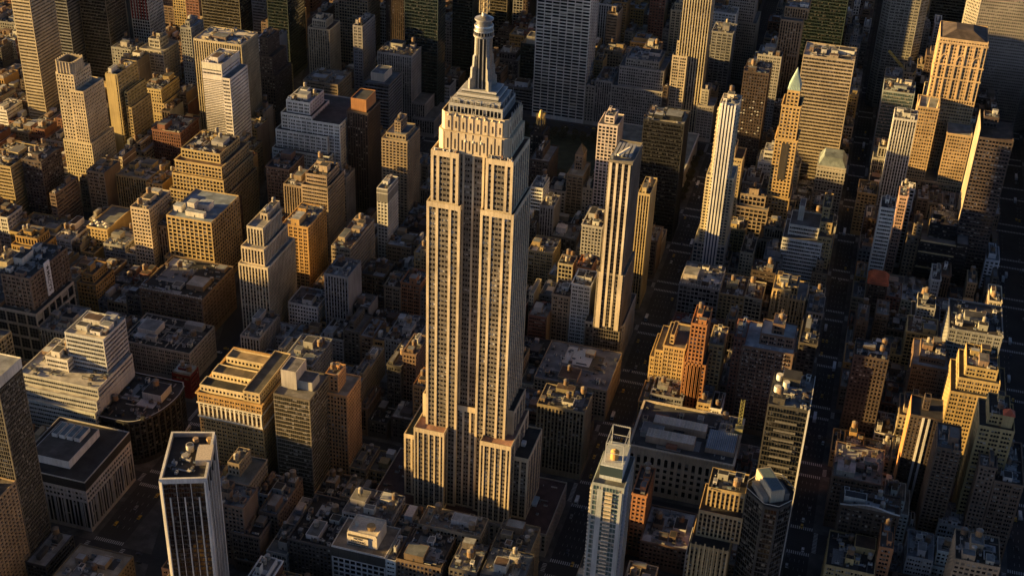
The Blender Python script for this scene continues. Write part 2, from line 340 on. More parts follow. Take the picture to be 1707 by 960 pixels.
def furnish(root, box, z, r, col, dens=1.0, tanks=None, merged=None, bulk=None):
    """bulkheads, water tanks and plant on a roof deck; box in world x0,x1,y0,y1"""
    x0, x1, y0, y1 = box; wx, wy = x1-x0-2.2, y1-y0-2.2
    if wx < 3 or wy < 3: return
    off = root.location if root else Vector((0,0,0)); area = wx*wy; used = []
    nb = bulk if bulk is not None else (1 if area < 130 else r.choice([2,2,3]) if area < 380 else r.choice([3,4]) if area < 900 else r.choice([5,6,7,8]))
    for i in range(nb):
        k = r.random()
        if i == 0: bw, bd, bh = wx*r.uniform(.28,.5), wy*r.uniform(.22,.45), r.uniform(3.2,6.5)
        elif k < .35: bw, bd, bh = r.uniform(4,9), r.uniform(4,8), r.uniform(2.8,5)
        else: bw, bd, bh = r.uniform(2.2,4), r.uniform(2.2,4.5), r.uniform(2.2,3.4)
        bw, bd = min(bw, 16, wx*.6), min(bd, 16, wy*.6)
        for t in range(12):
            x, y = r.uniform(x0+1.1+bw/2, x1-1.1-bw/2), r.uniform(y0+1.1+bd/2, y1-1.1-bd/2)
            if all(abs(x-u[0]) > (bw+u[2])/2+.3 or abs(y-u[1]) > (bd+u[3])/2+.3 for u in used): break
        else: continue
        used.append((x,y,bw,bd)); bc = jit(col, r, .2) if r.random() < .65 else jit(r.choice([(.60,.57,.51),(.40,.38,.34),(.20,.14,.10),(.52,.49,.44)]), r, .2)
        if merged is not None: merged.box(x-bw/2,x+bw/2,y-bd/2,y+bd/2,z,z+bh,bc,0)
        else:
            o = obj('bulkhead', bulk_mesh(bw,bd,bh,bc,r.choice(ROOFC)), None, root); o.location = (x-off.x,y-off.y,z-off.z)
            if min(bw,bd) > 3.6 and r.random() < .3 and (tanks is None or tanks > 0):
                o = obj('water_tank', r.choice(TANKS), None, root); o.location = (x-off.x,y-off.y,z+bh-off.z+.27)
    nt_ = tanks if tanks is not None else r.choice([0,0,1,1,2])
    for i in range(nt_):
        for t in range(10):
            x, y = r.uniform(x0+3.2, x1-3.2) if wx > 6 else (x0+x1)/2, r.uniform(y0+3.2, y1-3.2) if wy > 6 else (y0+y1)/2
            if all(abs(x-u[0]) > (4.6+u[2])/2 or abs(y-u[1]) > (4.6+u[3])/2 for u in used): break
        else: continue
        used.append((x,y,4.4,4.4))
        if merged is None:
            o = obj('water_tank', r.choice(TANKS), None, root); o.location = (x-off.x,y-off.y,z-off.z); o.rotation_euler.z = r.uniform(0,1.5)
        else: merged.cyl(x,y,z+2.5,z+6.5,2,2,WOOD,0,10); merged.cyl(x,y,z+6.5,z+7.6,2.1,0,WOOD,0,10)
    b = MB() if merged is None else merged
    for i in range(int(min(6, 1+area/160))):                      # felt patches, walkways and low upstand walls
        w_, d_ = r.uniform(2,wx*.5), r.uniform(2,wy*.5); x, y = r.uniform(x0+1.1,x1-1.1-w_), r.uniform(y0+1.1,y1-1.1-d_); c_ = jit(r.choice([(.36,.36,.36),(.20,.20,.195),(.04,.04,.04),(.10,.095,.09),(.05,.045,.04),(.46,.46,.45)]), r, .25)
        b.box(x,x+w_,y,y+d_,z+.01+.012*i,z+.02+.012*i,c_,0)
        if r.random() < .4: b.box(x,x+w_,y-.15,y+.15,z,z+r.uniform(.5,1.1),jit((.34,.31,.27),r,.2),0)
        if r.random() < .3: b.box(x-.15,x+.15,y,y+d_,z,z+r.uniform(.5,1.1),jit((.34,.31,.27),r,.2),0)
    for i in range(int(min(60, area/17*dens))):
        x, y = r.uniform(x0+1.8, x1-1.8), r.uniform(y0+1.8, y1-1.8)
        if any(abs(x-u[0]) < u[2]/2+1.0 and abs(y-u[1]) < u[3]/2+1.0 for u in used): continue
        unit(b, r, x, y, z)
    if merged is None and b.n:
        b.off = tuple(off); o = obj('rooftop_plant', b, [MP], root); o['kind'] = 'stuff'

class RoofSet:
    def __init__(s): s.items = []; s.n = s.items; s.off = (0, 0, 0)
    def poly(s, pts, col, mi=0, uv=None): b = MB(); b.poly(pts, col, mi, uv); s.items.append(b)
    def box(s, *a): b = MB(); b.box(*a); s.items.append(b)
    def multi(s, ps, col):
        b = MB()
        for p in ps: b.poly(p, col)
        s.items.append(b)
BUILT = []     # footprints for the filler and the labels
def finish(root, W, G, R):
    for b in (W, G): b.off = tuple(root.location)
    o = obj('wall', W, [MW], root)
    if G.n: o = obj('windows', G, [MG], root); o['kind'] = 'stuff'
    for q in R.items: q.off = tuple(root.location); obj('roof', q, [MR], root)

# ------------------------------------------------------------------ the setting
STY = {34: 0}
SY = {33:-84.6,34:0,35:84.6,36:163.1,37:241.6,38:320,39:398.6,40:477.1,41:555.5,42:640,43:724.7,44:803}
for s_ in range(45, 60): SY[s_] = 803+78.5*(s_-44)
for s_ in range(20, 33): SY[s_] = -84.6+78.5*(s_-33)
def hw(s): return 15.25 if s in (34, 42) else 9.15
AVE = [(-1440,-1150),(-1120,-876),(-845,-600.5),(-570,-326.5),(-295.7,-15.3),(15.3,143.3),(167.7,295.7),(338.5,460)]
def bway(y): return -375-.3*(y-200)
def structure(o): o['kind'] = 'structure'; return o
g = MB(); g.poly([(-2600,-1700,0),(2600,-1700,0),(2600,2600,0),(-2600,2600,0)], (.04,.04,.04)); structure(obj('road', g, [MA]))
PAV = (.085,.082,.078)
for s_ in range(28, 52):
    for (x0, x1) in AVE:
        y0, y1 = SY[s_]+hw(s_)-4.2, SY[s_+1]-hw(s_+1)+4.2
        a, c = x0-4.2 if x0 > -1400 else x0, x1+4.2 if x1 < 455 else x1
        parts = [[(a,y0),(c,y0),(c,y1),(a,y1)]]
        b0, b1 = bway(y0), bway(y1)
        if a < b0-9 and b0+9 < c and a < b1-9 and b1+9 < c:
            parts = [[(a,y0),(b0-9,y0),(b1-9,y1),(a,y1)], [(b0+9,y0),(c,y0),(c,y1),(b1+9,y1)]]
        elif (b0-9 < c and b0+9 > c) or (b1-9 < c and b1+9 > c): parts = [[(a,y0),(min(c,b0-9),y0),(min(c,b1-9),y1),(a,y1)]]
        elif (b0+9 > a and b0-9 < a) or (b1+9 > a and b1-9 < a): parts = [[(max(a,b0+9),y0),(c,y0),(c,y1),(max(a,b1+9),y1)]]
        for pl in parts:
            b = MB(); b.prism(pl, 0, .15, PAV, 0); structure(obj('pavement', b, [MR]))
mk = MB()     # lane lines and crossings
WH = (.26,.26,.25)
for ax, lanes in ((0,(-6.5,-3.2,0,3.2,6.5)),(155.5,(-4.8,-1.6,1.6,4.8)),(-311,(-6.5,-2.2,2.2,6.5)),(-585,(-5,0,5)),(317,(-12,-8.5,8.5,12))):
    for lx in lanes:
        y = -240
        while y < 1300:
            if not any(abs(y-SY[q]) < hw(q)+5 for q in range(30,52)): mk.box(ax+lx-.12,ax+lx+.12,y,y+3,.004,.009,WH)
            y += 9
for s_ in range(31, 46):
    for ax, hwid in ((0,11),(155.5,8),(-311,11),(-585,11),(317,17)):
        for sg in (-1, 1):
            b = MB(); yc = SY[s_]+sg*(hw(s_)-1.2); x = ax-hwid
            while x < ax+hwid: b.box(x,x+.7,yc-1.7,yc+1.7,.005,.012,(.48,.48,.46)); x += 1.5
            structure(obj('crosswalk', b, [MP]))
            b = MB(); xc = ax+sg*(hwid+2.6); y = SY[s_]-hw(s_)+4.6
            while y < SY[s_]+hw(s_)-4.8: b.box(xc-1.5,xc+1.5,y,y+.6,.005,.012,(.48,.48,.46)); y += 1.5
            structure(obj('crosswalk', b, [MP]))
structure(obj('lane_marking', mk, [MP]))

# ------------------------------------------------------------------ the buildings measured from the photograph
HEROES = json.loads(r'''[
{"key":"mcalpin","x0":-276.9,"x1":-226.6,"y0":-75.4,"D":60,"h":82.1,"style":"P","col":"ochre","label":"ornate ochre brick hotel with white colonnaded top storeys and terraced roofs","tiers":[],"ornate":1},
{"key":"glassA","x0":-217.1,"x1":-189.5,"y0":-75.4,"D":34,"h":94.9,"style":"Ct","col":"dkglass","label":"bronze glass slab with thin horizontal lines beside the ochre hotel","tiers":[[2,-14,10,-6,14],[12,-3,12,-9,6]]},
{"key":"sliv","x0":-195.7,"x1":-174.9,"y0":-44.1,"D":27,"h":80.3,"style":"P","col":"orange","label":"slim orange brick tower with white rooftop box left of the tallest tower","tiers":[[3,-8,4,-8,14]]},
{"key":"tank1","x0":-205.4,"x1":-190.7,"y0":-132.9,"D":42,"h":37.8,"style":"P","col":"brown","label":"brown brick loft block with two round tanks on its narrow roof","tiers":[]},
{"key":"skyl","x0":-214.3,"x1":-196.5,"y0":-153.9,"D":28,"h":10.4,"style":"P","col":"brown","label":"low brown loft with long white skylight on its roof","tiers":[]},
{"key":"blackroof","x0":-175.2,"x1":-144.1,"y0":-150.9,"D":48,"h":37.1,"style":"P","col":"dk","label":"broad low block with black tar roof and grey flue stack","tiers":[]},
{"key":"rail","x0":-147.7,"x1":-112.2,"y0":-122.6,"D":28,"h":45.1,"style":"P","col":"grey","label":"grey roofed block with white railing round sunken rooftop plant","tiers":[]},
{"key":"rent","x0":-142.7,"x1":-104.8,"y0":-153.9,"D":30,"h":42.5,"style":"G","col":"white","label":"dark topped loft with white gridded facade carrying a sign on its bulkhead","tiers":[]},
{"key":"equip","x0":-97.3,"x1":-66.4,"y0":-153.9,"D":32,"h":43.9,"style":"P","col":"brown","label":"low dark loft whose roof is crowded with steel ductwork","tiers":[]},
{"key":"tanlow","x0":-93.6,"x1":-50.3,"y0":-120.8,"D":20,"h":47.2,"style":"P","col":"tan","label":"long low tan roofed block with two water tanks facing the tallest tower","tiers":[]},
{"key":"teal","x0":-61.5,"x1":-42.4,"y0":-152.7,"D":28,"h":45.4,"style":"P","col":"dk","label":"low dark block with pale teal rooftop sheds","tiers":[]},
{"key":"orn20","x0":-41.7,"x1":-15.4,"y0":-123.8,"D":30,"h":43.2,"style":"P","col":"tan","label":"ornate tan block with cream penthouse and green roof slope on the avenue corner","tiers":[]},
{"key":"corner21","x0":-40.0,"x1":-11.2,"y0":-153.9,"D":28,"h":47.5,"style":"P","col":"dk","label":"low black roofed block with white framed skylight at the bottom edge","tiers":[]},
{"key":"t325","x0":27.1,"x1":46.8,"y0":-150.9,"D":32,"h":137.5,"style":"Cg","col":"bluglass","label":"slender blue glass apartment tower with balconies and open steel crown","tiers":[]},
{"key":"macysS","x0":-407.0,"x1":-344.1,"y0":33.3,"D":44,"h":31.1,"style":"P","col":"stone","label":"sprawling department store with black roofs and pale arched stone facade","tiers":[],"dept":1},
{"key":"macysN","x0":-421.9,"x1":-362.7,"y0":93.8,"D":60,"h":43.2,"style":"P","col":"brown","label":"black roofed store annex with white balustrade and cluttered penthouse","tiers":[]},
{"key":"macysT","x0":-501.9,"x1":-474.9,"y0":21.3,"D":55,"h":82.6,"style":"P","col":"brown","label":"brown brick store tower with tall white sign hung on its side","tiers":[]},
{"key":"macysW","x0":-536.9,"x1":-469.9,"y0":15.2,"D":56,"h":53.3,"style":"G","col":"stone","label":"pale stone store front with giant three part windows at the left edge","tiers":[]},
{"key":"wt","x0":-397.7,"x1":-365.2,"y0":-50.2,"D":32,"h":91.9,"style":"Bw","col":"white","label":"white stepped office block with green glass bands and cream flat roof","tiers":[]},
{"key":"nel","x0":-604.6,"x1":-585.2,"y0":280.9,"D":30,"h":142.7,"style":"P","col":"cream","label":"tall cream setback tower with open crown at upper left","tiers":[[14,9,-1,6,-16],[-1,11,-2,10,-70]]},
{"key":"m4","x0":-200.8,"x1":-190.9,"y0":15.2,"D":58,"h":45.2,"style":"P","col":"tan","label":"tan loft with long grey roof and gilded corner cornice","tiers":[]},
{"key":"m5a","x0":-175.8,"x1":-164.3,"y0":39.3,"D":40,"h":54.3,"style":"P","col":"dk","label":"dark loft striped with two pale window columns","tiers":[]},
{"key":"m5b","x0":-165.0,"x1":-154.1,"y0":45.4,"D":28,"h":64.1,"style":"P","col":"brown","label":"narrow brown loft behind the pale striped loft","tiers":[]},
{"key":"m6","x0":-198.4,"x1":-172.8,"y0":93.8,"D":40,"h":40.3,"style":"P","col":"grey","label":"grey stone loft with cluttered flat roof and cornice","tiers":[]},
{"key":"m7","x0":-145.9,"x1":-134.4,"y0":15.2,"D":25,"h":57.8,"style":"P","col":"orange","label":"small orange lit block tucked against the tallest tower","tiers":[]},
{"key":"m8","x0":-183.1,"x1":-167.2,"y0":15.2,"D":26,"h":16.1,"style":"P","col":"dk","label":"low black roofed shop block with glowing red billboard beneath","tiers":[]},
{"key":"n1","x0":-296.4,"x1":-269.4,"y0":120.8,"D":28,"h":39.2,"style":"P","col":"white","label":"whitewashed office block with rows of small square windows and dark parapet roof","tiers":[]},
{"key":"n2","x0":-263.3,"x1":-241.8,"y0":123.8,"D":30,"h":72.5,"style":"V","col":"grey","label":"slim grey tower with blank pale side wall","tiers":[]},
{"key":"herald","x0":-313.6,"x1":-296.4,"y0":63.4,"D":40,"h":37.2,"style":"V","col":"stone","label":"low flat roofed hall with tall pale pilasters on the square","tiers":[]},
{"key":"n3","x0":-331.0,"x1":-304.4,"y0":102.8,"D":55,"h":80.8,"style":"V","col":"cream","label":"brown setback tower narrowing in steps to a lit crown above the square","tiers":[[2,-4,3,-4,15],[5,-7,10,-8,31],[10,-10,26,-4,36]]},
{"key":"n4","x0":-330.7,"x1":-306.6,"y0":190.3,"D":42,"h":73.7,"style":"P","col":"ochre","label":"golden brick slab with broken parapet beside the setback tower","tiers":[]},
{"key":"n5","x0":-338.9,"x1":-312.7,"y0":250.8,"D":40,"h":82.4,"style":"B","col":"tan","label":"tall tan loft with pale sills and three rooftop sheds","tiers":[[2,-3,6,-4,9]]},
{"key":"n6","x0":-359.9,"x1":-341.2,"y0":256.8,"D":36,"h":76.5,"style":"V","col":"tan","label":"plain tan wing joined to the tall tan loft","tiers":[]},
{"key":"n7","x0":-390.1,"x1":-366.5,"y0":283.9,"D":36,"h":77.0,"style":"P","col":"brown","label":"brown stepped loft with tower stub in front of the white ziggurat","tiers":[]},
{"key":"n8","x0":-266.7,"x1":-256.2,"y0":256.8,"D":28,"h":88.4,"style":"P","col":"white","label":"slender white tower with grey blank crown and tiny square windows","tiers":[]},
{"key":"n9","x0":-277.0,"x1":-259.1,"y0":172.2,"D":58,"h":70.8,"style":"B","col":"tan","label":"banded tan block with copper brown roof terrace and chimney block","tiers":[[16,-2,20,-16,13]]},
{"key":"n10","x0":-289.2,"x1":-263.0,"y0":329.1,"D":36,"h":103.2,"style":"Bb","col":"tan","label":"tan apartment tower with stacked balconies and wedding cake top","tiers":[[3,-3,4,-4,5],[10,-10,9,-9,16]]},
{"key":"n11","x0":-336.7,"x1":-314.7,"y0":359.2,"D":34,"h":112.0,"style":"V","col":"dkbrown","label":"dark bronze tower with orange brick crown box","tiers":[[3,-3,4,-4,12]]},
{"key":"n12","x0":-368.0,"x1":-340.6,"y0":486.2,"D":40,"h":88.4,"style":"Bd","col":"dkgrey","label":"dark charcoal office tower with white plant on its roof","tiers":[[4,-8,8,-8,8]]},
{"key":"n13","x0":-383.4,"x1":-342.9,"y0":564.6,"D":34,"h":91.7,"style":"V","col":"stone","label":"cream ribbed slab tower with lower shoulders to its right","tiers":[[40,16,0,10,-55],[44,30,-8,10,-70]]},
{"key":"n14","x0":-401.6,"x1":-368.5,"y0":347.2,"D":44,"h":105.0,"style":"P","col":"white","label":"white ziggurat office block stepping down in many terraces","tiers":[[4,-4,5,-4,12],[-4,18,-6,4,-16],[-6,22,-12,8,-34],[10,30,-2,20,-3]]},
{"key":"n15","x0":-472.1,"x1":-445.7,"y0":576.7,"D":32,"h":104.4,"style":"V","col":"cream","label":"slim cream limestone tower with notched crown","tiers":[[4,-6,4,-6,9]]},
{"key":"n16","x0":-448.0,"x1":-406.9,"y0":504.3,"D":40,"h":71.7,"style":"B","col":"tan","label":"tan hotel block with deep cornices behind the white ziggurat","tiers":[]},
{"key":"n17","x0":-479.5,"x1":-441.4,"y0":685.4,"D":40,"h":144.5,"style":"G","col":"tan","label":"big tan gridded tower running out of the top of the picture","tiers":[]},
{"key":"n18","x0":-417.1,"x1":-405.6,"y0":576.7,"D":40,"h":114.0,"style":"P","col":"grey","label":"pale grey sliver tower with blank side wall","tiers":[]},
{"key":"n19","x0":-363.4,"x1":-323.4,"y0":597.8,"D":27,"h":211.3,"style":"Cg","col":"grnglass","label":"huge dark green glass tower left of the spire","tiers":[]},
{"key":"n20","x0":-350.6,"x1":-324.3,"y0":733.9,"D":60,"h":145.9,"style":"Cg","col":"grnglass","label":"darker glass tower just behind the spire","tiers":[]},
{"key":"n21","x0":-418.9,"x1":-394.8,"y0":685.4,"D":50,"h":137.4,"style":"V","col":"dkbrown","label":"dark brown ribbed tower at the top edge beside the green glass tower","tiers":[]},
{"key":"n22","x0":-588.7,"x1":-569.1,"y0":673.3,"D":40,"h":134.7,"style":"Bw","col":"grey","label":"grey banded tower at the top edge over the square","tiers":[]},
{"key":"n23","x0":-559.4,"x1":-532.5,"y0":655.2,"D":50,"h":143.6,"style":"Cg","col":"grnglass","label":"dark teal glass tower at the top edge beside the dark canyon","tiers":[]},
{"key":"p1","x0":-469.4,"x1":-420.9,"y0":253.8,"D":58,"h":84.4,"style":"P","col":"gold","label":"golden garment loft with stacked terraces and roof garden","tiers":[[3,-5,8,-8,9],[-2,3,-4,2,-12],[-4,6,-8,3,-27]]},
{"key":"p2a","x0":-471.2,"x1":-452.6,"y0":172.2,"D":40,"h":74.4,"style":"Bt","col":"cream","label":"pale loft front with white window bays in three columns","tiers":[]},
{"key":"p2b","x0":-435.6,"x1":-391.4,"y0":172.2,"D":56,"h":72.3,"style":"V","col":"gold","label":"golden loft with white penthouse cottages on its blue roof","tiers":[]},
{"key":"p2c","x0":-459.8,"x1":-442.3,"y0":181.3,"D":48,"h":54.7,"style":"V","col":"tan","label":"recessed tan link between two golden loft fronts","tiers":[]},
{"key":"p3","x0":-545.3,"x1":-509.4,"y0":268.8,"D":44,"h":49.2,"style":"V","col":"gold","label":"golden loft with large bays and cream roof sheds","tiers":[]},
{"key":"p4","x0":-586.7,"x1":-565.4,"y0":268.8,"D":46,"h":37.5,"style":"P","col":"tan","label":"plain tan loft with steel tank frame on top","tiers":[]},
{"key":"p5","x0":-623.7,"x1":-592.4,"y0":286.9,"D":30,"h":31.5,"style":"B","col":"stone","label":"low pale roofed loft with banded lit front","tiers":[]},
{"key":"p6a","x0":-645.6,"x1":-618.3,"y0":208.4,"D":50,"h":72.3,"style":"B","col":"gold","label":"golden banded loft cut by the left edge","tiers":[]},
{"key":"p6b","x0":-613.8,"x1":-592.5,"y0":220.4,"D":34,"h":76.6,"style":"P","col":"dkbrown","label":"tall dark brown loft with blank shaded side","tiers":[]},
{"key":"p6c","x0":-580.0,"x1":-573.5,"y0":208.4,"D":40,"h":51.2,"style":"B","col":"brown","label":"lower dark banded loft beside the tall shaded loft","tiers":[]},
{"key":"p7","x0":-603.5,"x1":-558.2,"y0":172.2,"D":40,"h":24.6,"style":"P","col":"gold","label":"ochre loft block with cream penthouse roof at far left","tiers":[]},
{"key":"p7b","x0":-557.4,"x1":-538.5,"y0":172.2,"D":40,"h":26.1,"style":"P","col":"white","label":"whitewashed loft with blue grey roof and small windows","tiers":[]},
{"key":"p8","x0":-529.3,"x1":-508.6,"y0":187.3,"D":45,"h":35.7,"style":"P","col":"gold","label":"low golden block with white parasols on its roof terrace","tiers":[]},
{"key":"p9","x0":-504.2,"x1":-482.1,"y0":172.2,"D":34,"h":30.4,"style":"P","col":"grey","label":"low loft with pale blue roof and white rim","tiers":[]},
{"key":"p10","x0":-528.6,"x1":-515.4,"y0":172.2,"D":26,"h":16.8,"style":"P","col":"gold","label":"small golden corner loft with dark flat roof","tiers":[]},
{"key":"redblk","x0":-547.0,"x1":-515.2,"y0":347.2,"D":40,"h":63.7,"style":"P","col":"red","label":"dull red brick loft with tan bulkhead and dark light well","tiers":[]},
{"key":"slab3","x0":-593.3,"x1":-579.8,"y0":347.2,"D":40,"h":117.9,"style":"P","col":"gold","label":"golden slab with blank wall stepping down to the right","tiers":[[18,8,2,0,-18],[22,12,0,0,-34],[30,18,0,-4,-50]],"blank":1},
{"key":"step5","x0":-599.3,"x1":-575.1,"y0":419.8,"D":40,"h":73.6,"style":"P","col":"gold","label":"golden stepped loft with open plant room on top","tiers":[[-2,4,-3,3,-14],[-4,8,-5,3,-26]]},
{"key":"t4a","x0":-683.3,"x1":-659.0,"y0":504.3,"D":30,"h":77.0,"style":"P","col":"grey","label":"grey slab with pale lit parapet behind the golden slab","tiers":[]},
{"key":"t4b","x0":-661.2,"x1":-639.5,"y0":486.2,"D":30,"h":73.1,"style":"P","col":"tan","label":"tan stepped loft right of the golden slab","tiers":[]},
{"key":"t4c","x0":-650.9,"x1":-620.8,"y0":510.3,"D":36,"h":77.9,"style":"P","col":"stone","label":"stone loft tower striped with white windows and grey cap","tiers":[[8,-8,8,-8,10]]},
{"key":"slab6","x0":-534.3,"x1":-479.7,"y0":425.8,"D":40,"h":135.3,"style":"V","col":"cream","label":"huge ribbed cream slab with white rooftop sheds","tiers":[]},
{"key":"slab7","x0":-491.9,"x1":-470.3,"y0":362.3,"D":40,"h":139.1,"style":"Bw","col":"white","label":"pale green banded slab standing before the ribbed cream slab","tiers":[[0,8,0,0,-14]]},
{"key":"red8","x0":-693.6,"x1":-669.8,"y0":570.7,"D":34,"h":145.2,"style":"G","col":"white","label":"white gridded tower with dark red top bays","tiers":[],"redtop":1},
{"key":"astor","x0":-747.8,"x1":-725.1,"y0":425.8,"D":45,"h":226.8,"style":"Bw","col":"cream","label":"cream banded tower at the top left corner","tiers":[]},
{"key":"astor2","x0":-761.0,"x1":-733.3,"y0":504.3,"D":60,"h":190.7,"style":"Bd","col":"dkgrey","label":"dark grey banded tower beside the cream one","tiers":[]},
{"key":"astor3","x0":-729.0,"x1":-694.6,"y0":522.4,"D":40,"h":189.5,"style":"Cg","col":"dkglass","label":"black glass tower right of the grey banded one at the top left","tiers":[]},
{"key":"dome9","x0":-600.1,"x1":-586.8,"y0":516.4,"D":30,"h":107.7,"style":"P","col":"grey","label":"grey stone tower with small domed cap","tiers":[[4,-4,5,-5,6]]},
{"key":"gold10","x0":-730.9,"x1":-713.0,"y0":733.9,"D":30,"h":75.8,"style":"P","col":"gold","label":"golden tower top at the upper edge","tiers":[]},
{"key":"dk11","x0":-647.0,"x1":-595.8,"y0":655.2,"D":50,"h":132.9,"style":"Cg","col":"dkglass","label":"black glass tower mass at the top edge","tiers":[]},
{"key":"n24","x0":-500.6,"x1":-490.6,"y0":510.3,"D":30,"h":111.6,"style":"P","col":"dkbrown","label":"dark stepped loft behind the ribbed cream slab","tiers":[[-4,6,-4,4,-20],[-6,10,-8,6,-40]]},
{"key":"r1","x0":-147.9,"x1":-135.3,"y0":359.2,"D":26,"h":61.5,"style":"Bd","col":"white","label":"slim white and orange block peeking behind the tallest tower","tiers":[]},
{"key":"r2","x0":-131.6,"x1":-118.0,"y0":335.2,"D":26,"h":56.0,"style":"V","col":"grey","label":"grey loft with pale lit top bay right of the tallest tower","tiers":[]},
{"key":"r3","x0":-124.6,"x1":-100.8,"y0":268.8,"D":30,"h":44.1,"style":"P","col":"gold","label":"cream loft with brown roof shed","tiers":[]},
{"key":"r3b","x0":-102.0,"x1":-97.7,"y0":190.3,"D":26,"h":47.5,"style":"P","col":"cream","label":"pale loft sliver with tanks beside the tallest tower","tiers":[]},
{"key":"r4","x0":-66.9,"x1":-53.1,"y0":211.4,"D":22,"h":69.1,"style":"P","col":"orangebright","label":"bright orange scaffolded block with torn roof","tiers":[]},
{"key":"r5","x0":-84.3,"x1":-70.9,"y0":217.4,"D":16,"h":66.1,"style":"G","col":"cream","label":"small loft with cream grid front","tiers":[]},
{"key":"r6","x0":-63.9,"x1":-47.3,"y0":184.3,"D":26,"h":68.2,"style":"P","col":"white","label":"white rendered block with dark glazed strip","tiers":[]},
{"key":"r7","x0":-80.5,"x1":-64.6,"y0":184.3,"D":26,"h":54.1,"style":"P","col":"tan","label":"tan loft with gold tank left of the white rendered block","tiers":[]},
{"key":"r9","x0":-163.6,"x1":-143.7,"y0":413.8,"D":40,"h":63.7,"style":"P","col":"dkbrown","label":"dark corniced block with stepped shoulders","tiers":[[5,-8,5,-5,8]]},
{"key":"radiator","x0":-171.1,"x1":-157.2,"y0":440.9,"D":26,"h":79.1,"style":"V","col":"black","label":"black brick tower with gilded spiky crown","tiers":[[3,-3,3,-3,8],[6,-6,6,-6,14]],"gilt":1},
{"key":"r10","x0":-123.2,"x1":-106.6,"y0":407.8,"D":34,"h":56.7,"style":"P","col":"tan","label":"tan block with hipped dark roof","tiers":[[4,-4,14,-4,16]]},
{"key":"r11","x0":-95.5,"x1":-75.9,"y0":407.8,"D":30,"h":115.7,"style":"G","col":"whitepink","label":"white gridded tower with pinkish top and round plant","tiers":[[5,-5,6,-6,7]]},
{"key":"r12","x0":-78.5,"x1":-59.6,"y0":280.9,"D":34,"h":72.7,"style":"P","col":"stone","label":"pale stone block with balcony colonnade and white sheds","tiers":[]},
{"key":"langham","x0":-38.4,"x1":-19.2,"y0":172.2,"D":40,"h":193.3,"style":"L","col":"stone","label":"slender stone and glass tower with four bright vertical fins","tiers":[],"podium":1},
{"key":"r14","x0":-28.5,"x1":-17.9,"y0":271.8,"D":34,"h":118.0,"style":"V","col":"gold","label":"golden ribbed office tower behind the finned tower","tiers":[]},
{"key":"hsbc","x0":-51.6,"x1":-12.1,"y0":407.8,"D":36,"h":127.6,"style":"Cb","col":"black","label":"black glass slab with cream roof plant","tiers":[[4,-40,14,-6,12]]},
{"key":"grace","x0":-224.7,"x1":-162.3,"y0":655.2,"D":42,"h":251.2,"style":"G","col":"white","label":"white gridded skyscraper with dark strip windows","tiers":[]},
{"key":"salmon","x0":-131.4,"x1":-72.6,"y0":655.2,"D":55,"h":53.7,"style":"P","col":"stone","label":"grey stone setback office block with pale upper tiers","tiers":[[6,-1,5,-2,23],[12,-8,10,-8,31]]},
{"key":"salmonW","x0":-150.8,"x1":-131.7,"y0":655.2,"D":45,"h":57.4,"style":"V","col":"stone","label":"stone wing with tall arched bays beside the white gridded skyscraper","tiers":[]},
{"key":"five500","x0":-60.1,"x1":-29.3,"y0":661.3,"D":30,"h":202.8,"style":"Vg","col":"cream","label":"cream ribbed skyscraper leaving the top of the picture","tiers":[]},
{"key":"five500w","x0":-65.8,"x1":-48.7,"y0":658.3,"D":26,"h":98.4,"style":"P","col":"cream","label":"stepped cream shoulder left of the ribbed skyscraper","tiers":[[3,-2,4,-3,16]]},
{"key":"five500e","x0":-30.9,"x1":-12.4,"y0":655.2,"D":30,"h":44.5,"style":"P","col":"stone","label":"low stone shoulder right of the ribbed skyscraper","tiers":[[2,-8,4,-4,18]]},
{"key":"r19","x0":-35.4,"x1":-10.6,"y0":751.9,"D":34,"h":98.3,"style":"P","col":"grey","label":"grey office tower with white plant behind the ribbed skyscraper","tiers":[]},
{"key":"r19b","x0":-29.9,"x1":2.4,"y0":848.3,"D":40,"h":121.2,"style":"P","col":"stone","label":"dim stone setback tower at the top edge","tiers":[[-3,5,-4,4,-40]]},
{"key":"f425","x0":26.5,"x1":42.8,"y0":329.1,"D":24,"h":187.5,"style":"F","col":"whitegold","label":"white and yellow apartment tower with blue vertical stripes","tiers":[],"skirt":1},
{"key":"r21","x0":22.4,"x1":48.8,"y0":576.7,"D":34,"h":123.4,"style":"P","col":"dkbrown","label":"dark brown tower with white blinds in its windows","tiers":[]},
{"key":"r22","x0":26.8,"x1":53.5,"y0":673.3,"D":30,"h":107.5,"style":"P","col":"stone","label":"grey block with pale lit parapet behind the brown tower","tiers":[]},
{"key":"r23","x0":45.7,"x1":69.5,"y0":691.4,"D":34,"h":144.4,"style":"V","col":"tan","label":"tan stone tower with scalloped white crown","tiers":[[2,4,10,16,12]]},
{"key":"pyr","x0":77.7,"x1":89.3,"y0":425.8,"D":20,"h":169.5,"style":"P","col":"gold","label":"golden stone tower with green pyramid roof","tiers":[],"pyramid":1},
{"key":"band25","x0":80.7,"x1":132.8,"y0":570.7,"D":40,"h":151.9,"style":"Bw","col":"cream","label":"cream and brown banded office slab with roof sheds","tiers":[[34,-20,12,-8,14]]},
{"key":"r26","x0":114.7,"x1":142.8,"y0":498.3,"D":32,"h":65.3,"style":"P","col":"stone","label":"ornate grey stone block with pale mansard top","tiers":[],"mansard":1},
{"key":"r27","x0":101.3,"x1":128.5,"y0":347.2,"D":30,"h":72.4,"style":"Bw","col":"white","label":"white terraced block with strip windows","tiers":[[6,-16,12,-2,14],[-4,5,-9,0,-10]]},
{"key":"r28","x0":128.2,"x1":135.3,"y0":359.2,"D":30,"h":88.7,"style":"P","col":"gold","label":"narrow golden terraced house stepping down to the avenue","tiers":[[0,4,-10,-20,-10],[0,6,-20,-24,-20]]},
